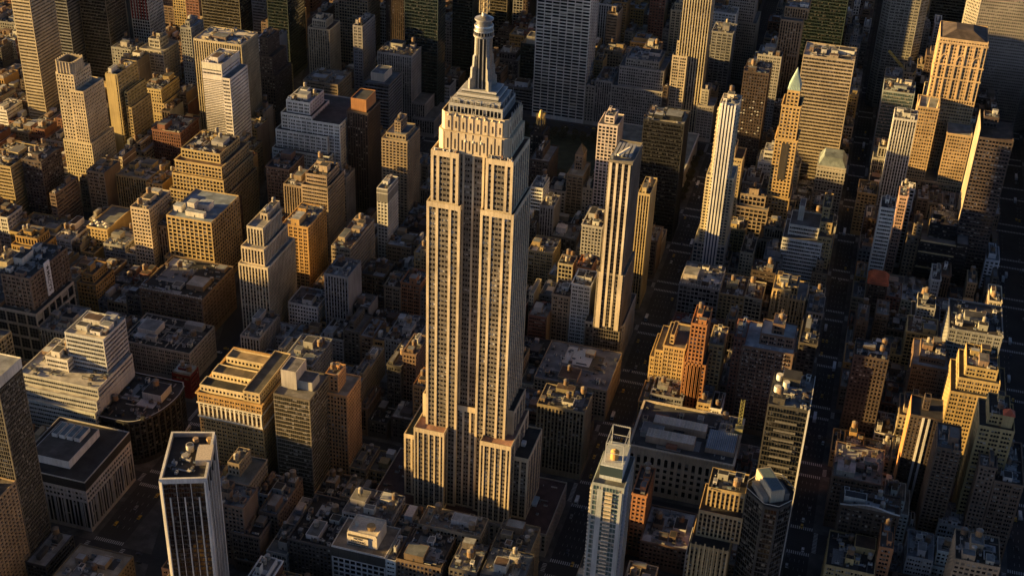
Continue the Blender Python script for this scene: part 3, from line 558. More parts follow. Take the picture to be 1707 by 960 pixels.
{"key":"r29","x0":61.9,"x1":74.1,"y0":329.1,"D":34,"h":45.5,"style":"P","col":"cream","label":"low cream corner block with round tank and planted roof","tiers":[]},
{"key":"r30","x0":99.0,"x1":114.5,"y0":250.8,"D":24,"h":58.3,"style":"P","col":"gold","label":"golden penthouse block with white framed roof","tiers":[]},
{"key":"r31a","x0":18.4,"x1":54.0,"y0":250.8,"D":42,"h":47.0,"style":"G","col":"stone","label":"long grey stone block with pale crenellated parapet","tiers":[]},
{"key":"r31b","x0":54.3,"x1":76.4,"y0":250.8,"D":36,"h":44.4,"style":"P","col":"gold","label":"golden stone block joined to the crenellated one","tiers":[]},
{"key":"r31c","x0":76.3,"x1":91.9,"y0":250.8,"D":30,"h":45.2,"style":"G","col":"cream","label":"cream gridded corner block beyond the golden one","tiers":[]},
{"key":"r32","x0":98.5,"x1":128.3,"y0":250.8,"D":34,"h":50.9,"style":"V","col":"gold","label":"gilded gothic block with spiky buttresses","tiers":[[3,-8,8,-6,8]]},
{"key":"r32b","x0":130.2,"x1":144.6,"y0":250.8,"D":30,"h":41.5,"style":"V","col":"stone","label":"pale gothic block on the avenue corner","tiers":[]},
{"key":"r33","x0":22.6,"x1":64.5,"y0":190.3,"D":26,"h":38.9,"style":"P","col":"red","label":"low block with dark red and blue roof terraces","tiers":[]},
{"key":"r34","x0":26.8,"x1":44.2,"y0":120.8,"D":36,"h":65.1,"style":"P","col":"gold","label":"yellow brick apartment tower with chamfered white cap","tiers":[[4,-10,5,-10,8],[-7,0,4,6,-8],[-11,0,8,8,-18]]},
{"key":"r35","x0":48.5,"x1":60.9,"y0":99.8,"D":28,"h":103.3,"style":"P","col":"orangebright","label":"orange brick tower with water tank on top","tiers":[[-2,3,0,4,-36]]},
{"key":"r36","x0":62.2,"x1":73.5,"y0":120.8,"D":28,"h":74.5,"style":"P","col":"gold","label":"yellow block with lit roof frame behind the orange tower","tiers":[]},
{"key":"r37","x0":88.0,"x1":127.6,"y0":114.8,"D":38,"h":82.1,"style":"P","col":"brown","label":"broad brown apartment block dotted with white window units","tiers":[[12,-1,8,-8,9],[20,-10,12,-10,17]]},
{"key":"r38","x0":80.9,"x1":89.7,"y0":117.8,"D":26,"h":87.1,"style":"P","col":"red","label":"narrow red brick block beside the broad brown one","tiers":[]},
{"key":"r39","x0":129.4,"x1":143.9,"y0":172.2,"D":40,"h":58.1,"style":"P","col":"dk","label":"low dark corner block with white roof clutter","tiers":[]},
{"key":"altman","x0":23.4,"x1":99.7,"y0":15.2,"D":58,"h":43.1,"style":"P","col":"cream","label":"block filling stone store with arched windows and cream roof sheds","tiers":[],"altman":1},
{"key":"r41","x0":24.5,"x1":49.9,"y0":93.8,"D":24,"h":36.3,"style":"P","col":"grey","label":"low grey roofed block facing the arched stone store","tiers":[]},
{"key":"lm","x0":119.0,"x1":144.9,"y0":-60.4,"D":40,"h":154.6,"style":"Cg","col":"dkglass","label":"tall glass slab with pale edge strip beside the avenue","tiers":[[4,-40,8,-8,6]]},
{"key":"octo","x0":115.7,"x1":144.3,"y0":-114.8,"D":32,"h":116.9,"style":"O","col":"dkglass","label":"faceted dark glass tower with slanting roof box","tiers":[]},
{"key":"goth","x0":86.6,"x1":111.5,"y0":-114.8,"D":30,"h":75.2,"style":"V","col":"gold","label":"golden ribbed setback tower before the faceted glass tower","tiers":[[2,5,10,8,20],[5,4,17,8,34]]},
{"key":"whiteroof","x0":49.0,"x1":81.3,"y0":-63.4,"D":40,"h":23.7,"style":"P","col":"brown","label":"low brown block with broad white roof","tiers":[]},
{"key":"ostrip","x0":38.5,"x1":48.6,"y0":-54.4,"D":32,"h":55.5,"style":"P","col":"orangebright","label":"narrow orange brick block beside the blue glass tower","tiers":[]},
{"key":"n35a","x0":-48.5,"x1":-12.0,"y0":15.2,"D":28,"h":63.3,"style":"V","col":"tan","label":"tan office block with gold tank and yellow bulkhead behind the tallest tower","tiers":[]},
{"key":"n35b","x0":-70.7,"x1":-10.3,"y0":93.8,"D":58,"h":30.2,"style":"P","col":"tan","label":"large corniced office block with many roof sheds","tiers":[]},
{"key":"e1","x0":178.5,"x1":200.6,"y0":486.2,"D":26,"h":132.3,"style":"V","col":"white","label":"white striped tower with black vertical windows","tiers":[]},
{"key":"e2","x0":178.4,"x1":191.7,"y0":365.3,"D":24,"h":94.7,"style":"Bw","col":"white","label":"white slab tower with dark window bars","tiers":[]},
{"key":"e3","x0":194.6,"x1":202.8,"y0":410.8,"D":20,"h":87.1,"style":"P","col":"salmon","label":"thin salmon tower with red window bays","tiers":[]},
{"key":"e4","x0":196.2,"x1":208.9,"y0":431.8,"D":14,"h":86.1,"style":"G","col":"white","label":"white gridded block behind the thin salmon tower","tiers":[]},
{"key":"lincoln","x0":209.6,"x1":255.8,"y0":564.6,"D":50,"h":190.6,"style":"P","col":"goldstone","label":"golden gothic skyscraper with arched top and dark hipped roof","tiers":[],"lincoln":1},
{"key":"park90","x0":252.5,"x1":282.6,"y0":413.8,"D":46,"h":155.3,"style":"G","col":"dkbrown","label":"dark bronze gridded tower with white roof plant","tiers":[[3,-14,26,-6,10]]},
{"key":"e7","x0":227.0,"x1":252.0,"y0":407.8,"D":36,"h":65.9,"style":"B","col":"black","label":"black banded block with gilt ledges","tiers":[[-6,6,-12,0,-14],[26,12,-14,-20,-10]]},
{"key":"metlife","x0":244.9,"x1":340.3,"y0":812.1,"D":40,"h":236.4,"style":"G","col":"stone","label":"vast grey slab tower with gridded face at the upper right corner","tiers":[]},
{"key":"e9","x0":152.1,"x1":203.7,"y0":830.2,"D":50,"h":178.8,"style":"P","col":"stone","label":"stone tower with chamfered corners lit on its edge","tiers":[]},
{"key":"e11","x0":179.2,"x1":196.7,"y0":329.1,"D":22,"h":36.0,"style":"P","col":"dkbrown","label":"dark house with bright orange hipped roof","tiers":[],"hip":1},
{"key":"e12","x0":173.4,"x1":183.6,"y0":262.8,"D":30,"h":34.8,"style":"P","col":"brown","label":"narrow brown turret house on the avenue","tiers":[]},
{"key":"e12b","x0":188.8,"x1":200.0,"y0":274.8,"D":26,"h":36.9,"style":"P","col":"brown","label":"tall narrow brown block with lit chimney stack","tiers":[]},
{"key":"e13","x0":172.2,"x1":198.3,"y0":129.9,"D":24,"h":82.7,"style":"P","col":"dkbrown","label":"broad dark brown apartment block with orange bulkhead","tiers":[[18,-16,14,-18,8]]},
{"key":"e14","x0":219.2,"x1":247.0,"y0":172.2,"D":40,"h":56.9,"style":"P","col":"brown","label":"brown apartment block with gold terrace and brick turret","tiers":[[5,-3,6,-6,5],[20,-22,12,-12,15]]},
{"key":"e15","x0":243.1,"x1":284.8,"y0":202.3,"D":48,"h":77.7,"style":"P","col":"grey","label":"grey apartment slab with orange terrace and white tower box","tiers":[[24,-20,16,-4,9],[40,-14,20,-6,24]]},
{"key":"e16","x0":247.8,"x1":277.7,"y0":108.8,"D":40,"h":92.5,"style":"P","col":"gold","label":"golden apartment ziggurat with many terraces","tiers":[[4,-3,5,-3,8],[22,-10,10,-6,16],[-4,6,-5,0,-10]]},
{"key":"e16b","x0":258.6,"x1":282.2,"y0":30.3,"D":34,"h":106.8,"style":"P","col":"gold","label":"golden terraced tower with small red roof","tiers":[[5,-4,5,-3,8],[14,-10,8,-8,17]],"redcap":1},
{"key":"e17","x0":216.1,"x1":238.7,"y0":60.4,"D":26,"h":84.8,"style":"S","col":"dkbrown","label":"dark brown tower with two white vertical stripes","tiers":[[8,-10,10,-10,10]]},
{"key":"e18","x0":234.3,"x1":250.7,"y0":21.3,"D":30,"h":88.9,"style":"Bb","col":"brown","label":"brown balcony block with lit parapet","tiers":[]},
{"key":"e19a","x0":263.8,"x1":274.9,"y0":15.2,"D":40,"h":84.7,"style":"P","col":"brown","label":"tall brown slab with narrow golden lit side","tiers":[]},
{"key":"e19b","x0":275.4,"x1":294.7,"y0":15.2,"D":50,"h":74.6,"style":"P","col":"brown","label":"large brown terraced apartment block at the right edge","tiers":[]},
{"key":"e20","x0":169.9,"x1":204.3,"y0":21.3,"D":42,"h":47.0,"style":"P","col":"brown","label":"brown corniced block topped with white bulkheads","tiers":[]},
{"key":"e21","x0":175.7,"x1":214.8,"y0":-39.3,"D":20,"h":70.5,"style":"P","col":"dkbrown","label":"dark block with curved white parapet","tiers":[]},
{"key":"e22","x0":172.6,"x1":204.3,"y0":-75.4,"D":36,"h":47.8,"style":"P","col":"gold","label":"golden stone corner block with white penthouse","tiers":[]},
{"key":"e23","x0":204.3,"x1":213.4,"y0":-63.4,"D":26,"h":62.1,"style":"P","col":"orangebright","label":"narrow orange brick house with blank white top","tiers":[]},
{"key":"e24","x0":249.5,"x1":277.2,"y0":-75.4,"D":30,"h":75.1,"style":"P","col":"tan","label":"tan loft with brown roof wall at the lower right","tiers":[]},
{"key":"e25","x0":247.1,"x1":272.8,"y0":15.2,"D":26,"h":29.4,"style":"P","col":"grey","label":"low block with broad pale grey roof","tiers":[]},
{"key":"e26","x0":224.4,"x1":241.6,"y0":-45.3,"D":28,"h":44.4,"style":"P","col":"grey","label":"low grey roofed block with tan chimney","tiers":[]},
{"key":"starbox","x0":-351.5,"x1":-335.0,"y0":15.2,"D":14,"h":22.5,"style":"B","col":"redsign","label":"red corner store entrance with a white star facing the square","tiers":[],"star":1},
{"key":"macysM","x0":-470.8,"x1":-445.4,"y0":15.2,"D":40,"h":40.9,"style":"V","col":"stone","label":"low pale stone store wing with dark columns","tiers":[]},
{"key":"lowwt","x0":-428.6,"x1":-361.7,"y0":-70.6,"D":50,"h":62.0,"style":"Bw","col":"white","label":"long white stepped shopping block with strip windows","tiers":[[0,0,-4,0,-9],[0,0,-8,0,-17]]},
{"key":"midwt","x0":-412.6,"x1":-393.8,"y0":-57.4,"D":30,"h":71.7,"style":"Bw","col":"white","label":"smaller white block with cream roof joined to the stepped offices","tiers":[]},
{"key":"mid45","x0":-232.6,"x1":-213.8,"y0":-128,"D":30,"h":53.7,"style":"P","col":"tan","label":"tan block with curved lit roof edge right of the white striped black tower","tiers":[[0,-10,8,-4,10]]},
{"key":"low46","x0":-230.6,"x1":-207.2,"y0":-150,"D":22,"h":53.3,"style":"P","col":"brown","label":"low dark roofed brown block with white rooftop hatch","tiers":[]},
{"key":"low47","x0":-216.7,"x1":-195.9,"y0":-152,"D":24,"h":32.3,"style":"P","col":"brown","label":"low brown loft with plain grey roof below the lit roof edge","tiers":[]},
{"key":"m1","x0":-307.2,"x1":-286.4,"y0":93.8,"D":22,"h":21.1,"style":"P","col":"white","label":"low block with white and pale blue roofs beside the pilastered hall","tiers":[]},
{"key":"m2","x0":-284.1,"x1":-258.0,"y0":93.8,"D":24,"h":22.4,"style":"P","col":"tan","label":"low tan walled block before the whitewashed offices","tiers":[]},
{"key":"m3","x0":-255.6,"x1":-235.2,"y0":93.8,"D":30,"h":29.8,"style":"P","col":"grey","label":"low grey block with roof clutter before the slim grey tower","tiers":[]},
{"key":"m9","x0":-253.4,"x1":-228.3,"y0":15.2,"D":40,"h":56.5,"style":"P","col":"grey","label":"low loft with pale roofs behind the bronze glass slab","tiers":[]},
{"key":"m10","x0":-258.1,"x1":-235.3,"y0":190.3,"D":28,"h":36.6,"style":"P","col":"brown","label":"brown loft with tanks and yellow lit gable windows","tiers":[]},
{"key":"m11","x0":-212.9,"x1":-195.2,"y0":172.2,"D":26,"h":46.5,"style":"P","col":"orangebright","label":"bright red brick apartment tower with cream window quoins","tiers":[]},
{"key":"m12","x0":-211.4,"x1":-199.1,"y0":202.3,"D":26,"h":60.6,"style":"P","col":"gold","label":"gold columned loft peeking out left of the tallest tower","tiers":[]},
{"key":"m13","x0":-228.5,"x1":-212.9,"y0":172.2,"D":26,"h":40.3,"style":"P","col":"tan","label":"tan loft with lit parapet and round tank","tiers":[]},
{"key":"g1","x0":-251.4,"x1":-224.9,"y0":691.4,"D":28,"h":74.9,"style":"Cg","col":"grnglass","label":"dark green office block with lit roof cap left of the white gridded skyscraper","tiers":[[6,-10,4,-6,8]]},
{"key":"g2","x0":-263.9,"x1":-218.4,"y0":658.3,"D":30,"h":32.7,"style":"Bd","col":"dkgrey","label":"low dark block with pale roof plant at the foot of the white gridded skyscraper","tiers":[]},
{"key":"d1","x0":-346.9,"x1":-303.1,"y0":812.1,"D":56,"h":130.8,"style":"Cg","col":"dkglass","label":"black glass tower right of the spire at the top edge","tiers":[]},
{"key":"d2","x0":-321.5,"x1":-278.6,"y0":890.6,"D":50,"h":103.0,"style":"V","col":"dkbrown","label":"dark ribbed tower at the top edge behind the green office block","tiers":[]},
{"key":"d3","x0":-164.7,"x1":-151.4,"y0":764.0,"D":30,"h":99.2,"style":"B","col":"tan","label":"rounded tan tower with lit left edge right of the white gridded skyscraper","tiers":[]},
{"key":"d4","x0":-187.2,"x1":-146.5,"y0":969.1,"D":60,"h":96.2,"style":"Cg","col":"grnglass","label":"dark glass tower mass at the top edge above the setback office block","tiers":[]},
{"key":"d5","x0":-154.0,"x1":-120.2,"y0":1047.7,"D":60,"h":60.0,"style":"V","col":"dkbrown","label":"dark tower at the top edge left of the ribbed skyscraper","tiers":[]},
{"key":"d6","x0":64.0,"x1":112.6,"y0":812.1,"D":50,"h":159.0,"style":"Cg","col":"grnglass","label":"dark green glass tower at the top edge left of the far avenue","tiers":[]},
{"key":"d7","x0":211.6,"x1":255.2,"y0":969.1,"D":50,"h":144.9,"style":"Cg","col":"dkglass","label":"black glass tower between the chamfered tower and the vast grey slab","tiers":[]},
{"key":"site1","x0":167.3,"x1":201.0,"y0":658.3,"D":36,"h":91.4,"style":"Cg","col":"bluglass","label":"half built block wrapped in blue green netting below the crane","tiers":[]},
{"key":"e30","x0":158.2,"x1":177.1,"y0":486.2,"D":30,"h":48.2,"style":"P","col":"gold","label":"golden loft cluster left of the white striped tower","tiers":[]},
{"key":"f30","x0":31.8,"x1":46.2,"y0":413.8,"D":26,"h":98.2,"style":"P","col":"gold","label":"gold topped block with grey mansard cap right of the yellow apartment tower","tiers":[[2,-8,3,-4,10]]}
]''')
HB = {h['key']: h for h in HEROES}
ROOFPICK = dict(slab6=(.55,.50,.42), wt=(.55,.48,.38), midwt=(.5,.45,.36), lowwt=(.45,.42,.38), altman=(.07,.07,.07), band25=(.50,.44,.36), hsbc=(.40,.36,.28),
  macysS=(.03,.03,.03), macysN=(.03,.03,.03), blackroof=(.02,.02,.022), m8=(.03,.03,.03), n9=(.20,.12,.07), p7=(.30,.25,.18), p2b=(.22,.26,.30), p9=(.28,.34,.38),
  whiteroof=(.42,.43,.44), e25=(.36,.36,.36), n35b=(.16,.17,.18), n35a=(.07,.065,.06), r33=(.16,.04,.03), tanlow=(.28,.22,.15), orn20=(.16,.15,.13), t4a=(.4,.36,.28),
  m1=(.42,.46,.48), m2=(.3,.32,.33), m9=(.3,.31,.32), m4=(.20,.21,.22), p3=(.40,.34,.24), p5=(.45,.42,.36), e1=(.2,.2,.2), n16=(.25,.2,.15), rail=(.16,.16,.16), rent=(.26,.22,.17))
POLYS = {}
def hero(h):
    k = h['key']; r = random.Random(k); st = h['style']; col = jit(C[h['col']], r, .08)
    x0, x1, y0, D, H = h['x0'], h['x1'], h['y0'], h['D'], h['h']; y1 = y0+D
    if k == 'grace': H = 192
    if k == 'five500': H = 205
    if k == 'n19': H = 215
    if k in ('n20','d1','d2'): H = max(H, 200)
    S_ = list(ST.get(st, ST['P']))
    if st == 'P': S_[0] *= r.uniform(.85,1.2); S_[2] = r.uniform(.32,.46); S_[3] = r.uniform(.36,.48)
    gcol = GL
    if st in ('Cg',): gcol = {'grnglass':(.004,.009,.009),'bluglass':(.05,.085,.09)}.get(h['col'], (.005,.006,.007))
    if st in ('Cb','Bd'): gcol = (.004,.0045,.005)
    if st == 'Ct': gcol = (.05,.045,.03)
    if k == 'grace': S_ = list(ST['GG'])
    if k == 'metlife': S_ = [2.2,3.6,.42,.42,.5,.06,.9]
    if k == 'park90': S_ = [2.9,3.7,.22,.4,.5,.05,1.3]
    if k == 'r11': S_ = [3.6,3.6,.26,.30,.5,.04,1.0]
    if k in ('n14',): S_ = [2.4,3.6,.34,.42,.4,.05,1.0]
    if k == 'macysW': S_ = [9.5,12,.12,.18,1.0,.1,1.0]
    if k == 'rent': S_ = [4.0,4.2,.2,.24,.6,.06,1.0]
    if k == 'mcalpin': S_ = [3.3,3.45,.58,.52,.3,.05,1.0]
    if k == 'wt': S_ = [1.5,3.8,.1,.45,.4,-.1,1.0]
    if k in ('metlife','e9'): col = mul(col, .72)
    if k in ('astor','slab6'): col = mul(col, .85)
    if k in ('wt','lowwt','midwt'): col = mul(col, .8)
    if k == 'band25': col = mul(col, .72); S_[3] = .40
    if k == 'pyr': col = (.54,.37,.16)
    if k == 'lm': col = (.06,.055,.045)
    if k == 'langham': col = (.20,.175,.14)
    if k == 'p2b': S_ = [4.2,3.8,.24,.30,.5,.06,.9]
    if k == 'p1': S_ = [3.4,3.8,.26,.34,.5,.06,1.0]
    if k == 'e17': S_ = [2.6,3.0,.5,.5,.3,.06,1.0]
    root = thing(h.get('name') or ('tower' if H > 90 else 'building'), h['label'], 'tower' if H > 90 else 'building', ((x0+x1)/2, (y0+y1)/2, 0))
    W, G, R = MB(), MB(), RoofSet()
    rc = ROOFPICK.get(k) or jit(r.choice(ROOFC), r, .2)
    blank = []
    if h.get('blank'): blank = []
    if st == 'P' and H < 75 and (x1-x0) < 24 and k not in ('mcalpin',):
        if r.random() < .5: blank.append('e')
        if r.random() < .4: blank.append('w')
    if k in ('n2','slab6x'): blank = ['e']
    corn = .5 if (st == 'P' and H < 100 and r.random() < .45) else 0
    pl = rect(x0, x1, y0, y1)
    if k == 'octo':
        cx, cy, a, b = (x0+x1)/2, (y0+y1)/2, (x1-x0)/2, D/2
        pl = [(cx-2,cy-b),(cx+7,cy-b),(cx+a,cy-b+9),(cx+a,cy+4),(cx+5,cy+b),(cx-6,cy+b),(cx-a,cy+3),(cx-a,cy-4)]; S_ = list(ST['Cg']); gcol = (.006,.007,.008); col = (.05,.048,.045)
    if k in ('metlife',):
        pl = [(x0+14,y0),(x1-14,y0),(x1,y0+13),(x1,y1-13),(x1-14,y1),(x0+14,y1),(x0,y1-13),(x0,y0+13)]
    if k == 'e9':
        pl = [(x0+9,y0),(x1-9,y0),(x1,y0+9),(x1,y1-9),(x1-9,y1),(x0+9,y1),(x0,y1-9),(x0,y0+9)]
    kw = {}
    if k == 'altman':
        zs = [(4,9),(11.5,15),(17,20.5),(22.5,26),(28,35.5)]; kw = dict(rows=zs, arch=[4]); S_ = [5.0,5,.5,.4,.6,.06,1.0]; corn = 1.2
    if k == 'mcalpin': corn = 1.0
    if k == 'five500':
        kw['spcol'] = (.10,.09,.08)
    if st == 'P' and 'rows' not in kw:
        if r.random() < .65 and k not in ('nel','lincoln'): kw['grp'] = (r.choice([2,2,3,3]), r.uniform(1.0,1.7), r.uniform(1.15,1.5), r.uniform(.3,.55))
        if H > 18 and r.random() < .7: kw['courses'] = [c_ for c_ in (r.choice([8.3,12,15.6]), H-r.choice([5.2,8.8,12.4]), H*.5 if r.random() < .3 else -1) if 6 < c_ < H-3]
    volume(W, G, R, pl, 0, H, S_, col, rc, blank=blank, cornice=corn, gcol=gcol, **dict(kw))
    kt = {q_: v_ for q_, v_ in kw.items() if q_ in ('grp','spcol')}
    POLYS[k] = (x0, x1, y0, y1, H)
    BUILT.append((x0, x1, y0, y1, H, k))
    top = (x0, x1, y0, y1); ztop = H; taken = []
    for t in h['tiers']:
        a, b, c, d, dz = t; q = (x0+a, x1+b, y0+c, y1+d); zt = H+dz
        if q[1]-q[0] < 2 or q[3]-q[2] < 2: continue
        tc = jit(col, r, .05)
        if dz > 0 and st in ('Ct','Cb','Cg','Bd','Bw') or (k == 'n11' and dz > 0):
            tc = {'n11':(.42,.20,.08),'band25':(.5,.44,.36),'hsbc':(.1,.09,.08)}.get(k, jit((.45,.42,.36), r, .15))
            R.poly([(q[0]+.4,q[2]+.4,zt-.6),(q[1]-.4,q[2]+.4,zt-.6),(q[1]-.4,q[3]-.4,zt-.6),(q[0]+.4,q[3]-.4,zt-.6)], rc)
            W.box(q[0],q[1],q[2],q[3],H-1.2,zt-.9,tc)
            pr_ = rect(*q); iq = inset(pr_, .4)
            for i in range(4):
                e0, e1, f1, f0 = pr_[i], pr_[(i+1)%4], iq[(i+1)%4], iq[i]
                W.poly([(*e0,zt-.9),(*e1,zt-.9),(*e1,zt),(*e0,zt)], tc); W.poly([(*e0,zt),(*e1,zt),(*f1,zt),(*f0,zt)], mul(tc,1.2)); W.poly([(*f0,zt),(*f1,zt),(*f1,zt-.6),(*f0,zt-.6)], tc)
            taken.append(q)
        else:
            volume(W, G, R, rect(*q), 0 if dz <= 0 else H-1.1, zt, S_, tc, jit(rc, r, .2), gcol=gcol, **kt)
            if dz > 0 and zt > ztop: top = q; ztop = zt
            if dz > 0: taken.append(q)
    # ---- particular crowns and fronts
    X = MB(); X.off = tuple(root.location); xname = 'ornament'; xm = [MW]
    if k == 'langham':
        for i in range(4):
            cx = x0+2.2+i*(x1-x0-4.4)/3; X.box(cx-.95,cx+.95,y0-1.3,y0-.3,40,H-2 if i else H-2,(.60,.52,.40))
        volume(W, G, R, rect(x0-2,x1+2,y0-1.2,y1+2), 0, 92, S_, col, rc, gcol=gcol)
        for i in (0,3):
            cx = x0+2.2+i*(x1-x0-4.4)/3; X.box(cx-2.6 if i == 0 else cx-1.2,cx+1.2 if i == 0 else cx+2.6,y0-1.9,y0-1.25,38,92,(.58,.50,.39))
        pp = [(x0-10,y0+2-.5),(-19.5,y0-.5+2),(-16,y0+5),(-15.4,y0+10),(-15.4,y0+60),(x0-10,y0+60)]
        volume(W, G, R, pp, 0, 40, [3.4,4.2,.4,.2,.7,.1,.8], (.40,.37,.31), (.07,.07,.07))
        b = MB(); b.off = X.off
        for i in range(5): b.box(x0+2+i*3,x0+4+i*3,y0+8,y0+30,H+.1,H+2.2,(.3,.3,.3))
        b.bar((x0+6,y0+4,H+3),(x0+13,y0+16,H+5),1.6,(.7,.65,.55)); b.box(x0+1,x0+3,y0+2,y0+6,H-1,H+3,(.2,.2,.2))
        o = obj('rooftop_plant', b, [MP], root); o['kind'] = 'stuff'
    if k == 'f425':
        lo = rect(x0-4,x1+4.5,y0-1,y1+6); volume(W, G, R, lo, 0, 118, ST['Bb'], (.56,.47,.30), rc, gcol=(.03,.045,.06))
        lo = rect(x0-8,x1+5.5,y0-2.5,y1+10); volume(W, G, R, lo, 0, 50, ST['G'], (.44,.41,.35), rc, gcol=(.03,.045,.06))
        for i in range(5):
            cx = x0+2.5+i*(x1-x0-5)/4; zz = 0 if 0 < i < 4 else 50; X.box(cx-.75,cx+.75,y0-3.4,y0+.2,4,H-1+r.uniform(0,3),(.72,.70,.66))
        for i in range(4):
            cx = x0+2.5+(i+.5)*(x1-x0-5)/4; X.box(cx-1.1,cx+1.1,y0-2.9,y0+.1,4,H-3,(.05,.07,.11))
        for zz in range(int(52), int(H-4), 4):
            X.box(x0-1.6,x0,y0+1,y0+7,zz,zz+1.1,(.60,.50,.32)); X.box(x1,x1+1.6,y0+1,y0+7,zz,zz+1.1,(.60,.50,.32))
    if k == 'pyr':
        cx, cy = (x0+x1)/2, (y0+y1)/2; g_ = (.32,.42,.36)
        for i in range(4):
            a, b = pl[i], pl[(i+1)%4]; X.poly([(a[0],a[1],H+.2),(b[0],b[1],H+.2),(cx,cy,H+19)], g_)
        for j in range(1,7):
            for i in range(4):
                a, b = pl[i], pl[(i+1)%4]; f = j/7; X.bar((a[0]+(b[0]-a[0])*f,a[1]+(b[1]-a[1])*f,H+.3),(cx+(b[0]-a[0])*.02*(f-.5),cy,H+19),.25,mul(g_,1.25))
        volume(W, G, R, rect(x0-3,x1+3,y0-3,y1+3), 0, H-14, S_, col, rc, cornice=.6)
        volume(W, G, R, rect(x0-4.5,x1+4.5,y0-4.5,y1+4), 0, H-48, S_, col, rc, cornice=.8)
        volume(W, G, R, rect(x0-6,x1+6,y0-7,y1+8), 0, 62, S_, col, rc)
        W.box(x0+2.5,x1-2.5,y0-4.7,y0-4.4,H-90,H-52,(.06,.05,.04)); xname = 'pyramid_roof'; xm = [MP]
    if k == 'lincoln':
        n = 3
        for i in range(n):
            cx = x0+(i+.5)*(x1-x0)/n
            for sgn in (-1,1):
                X.box(cx+sgn*3.6-.7,cx+sgn*3.6+.7,y0-.6,y0-.02,H-62,H-6,mul(col,1.1))
            a_ = [(cx+3.0*math.cos(q*math.pi/8), y0-.35, H-22+5*math.sin(q*math.pi/8)) for q in range(9)]
            for q in range(8): X.bar(a_[q], a_[q+1], .7, mul(col,1.15))
        for zz in (H-5, H-28, H-42, 80): X.box(x0-.9,x1+.9,y0-.9,y0-.05,zz,zz+1.4,mul(col,1.1))
        hp = inset(pl, 7); rd = (.085,.065,.055); zr = H+5
        o_ = inset(pl, 1.5); mid = inset(pl, 15)
        R.multi([[(*o_[i],H-.6),(*o_[(i+1)%4],H-.6),(*mid[(i+1)%4],zr),(*mid[i],zr)] for i in range(4)]+[[(*q,zr) for q in mid]], rd)
        wl = rect(x0-9,x0+12,y0-30,y0+.5); volume(W, G, R, wl, 0, 128, S_, col, rc, cornice=.5)
        wr = rect(x1-22,x1+2,y0-30,y0+.5); volume(W, G, R, wr, 0, 104, S_, col, rc, cornice=.5)
        volume(W, G, R, rect(x0-12,x1+4,y0-32,y0+3), 0, 50, S_, col, rc, cornice=.5)
        for i in range(3): X.cyl(x0-8+i*9,y0-29.5,128,140,1.1,0,col,0,6,False)
    if k == 'radiator':
        for i in range(10):
            a = i*math.pi/5; X.cyl((x0+x1)/2+math.cos(a)*4, (y0+y1)/2+math.sin(a)*7, H+6, H+16+2*(i%2), .9, 0, (.50,.35,.10), 0, 6, False)
        X.cyl((x0+x1)/2,(y0+y1)/2,H+13,H+21,3.2,1.0,(.50,.36,.12),0,8); xname = 'gilded_crown'; xm = [MP]
    if k == 'nel':
        cx, cy = (x0+x1)/2, (y0+y1)/2; o8 = [(x0+3,y0),(x1-3,y0),(x1,y0+4),(x1,y1-12),(x1-3,y1-8),(x0+3,y1-8),(x0,y1-12),(x0,y0+4)]; q8 = inset(o8, 2)
        for i in range(8):
            a, b, c_, d_ = o8[i], o8[(i+1)%8], q8[(i+1)%8], q8[i]; zt = H+11
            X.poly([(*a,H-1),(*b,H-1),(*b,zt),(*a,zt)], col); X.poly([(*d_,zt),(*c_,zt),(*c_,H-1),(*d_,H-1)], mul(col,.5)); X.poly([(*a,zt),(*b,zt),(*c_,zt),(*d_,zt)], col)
            L_ = math.hypot(b[0]-a[0],b[1]-a[1]); nn = max(2,int(L_/3)); nx_, ny_ = (b[1]-a[1])/L_, -(b[0]-a[0])/L_
            for j in range(nn+1):
                f = j/nn; px, py = a[0]+(b[0]-a[0])*f+nx_*.3, a[1]+(b[1]-a[1])*f+ny_*.3; X.bar((px,py,H),(px,py,zt+.6),.8,mul(col,1.08))
        xname = 'crown'
    if k in ('e11',):
        a = inset(pl,-.8); cx, cy = (x0+x1)/2, (y0+y1)/2; oc = (.55,.13,.05); rg = ((x0+4,cy),(x1-4,cy))
        X.poly([(*a[0],H-1),(*a[1],H-1),(rg[1][0],cy,H+8),(rg[0][0],cy,H+8)],oc); X.poly([(*a[1],H-1),(*a[2],H-1),(rg[1][0],cy,H+8)],oc)
        X.poly([(*a[2],H-1),(*a[3],H-1),(rg[0][0],cy,H+8),(rg[1][0],cy,H+8)],oc); X.poly([(*a[3],H-1),(*a[0],H-1),(rg[0][0],cy,H+8)],oc); xname = 'hipped_roof'; xm = [MR]
    if k == 'r26':
        a = inset(pl,.6); b = inset(pl,5); cl = (.17,.20,.20)
        for i in range(4): X.poly([(*a[i],H),(*a[(i+1)%4],H),(*b[(i+1)%4],H+8),(*b[i],H+8)],cl)
        X.poly([(*q,H+8) for q in b],cl); xname = 'mansard_roof'; xm = [MR]
        for zz in (H-4,H-13,H-17): W.box(x0-.8,x1+.8,y0-.8,y0-.05,zz,zz+1.2,mul(col,1.2))
    if k == 'r10':
        cx, cy = (x0+x1)/2,(y0+y1)/2+5; a = rect(x0+4,x1-4,y0+14,y1-4)
        for i in range(4): X.poly([(*a[i],H+16),(*a[(i+1)%4],H+16),(cx,cy,H+25)],(.10,.085,.07))
        xname = 'hipped_roof'; xm = [MR]
    if k == 'dome9':
        for q in range(5): X.cyl((x0+x1)/2,(y0+y1)/2,H+6+4*math.sin(q*.314),H+6+4*math.sin((q+1)*.314),4*math.cos(q*.314),max(.02,4*math.cos((q+1)*.314)),(.2,.2,.2),0,12)
        xname = 'dome'
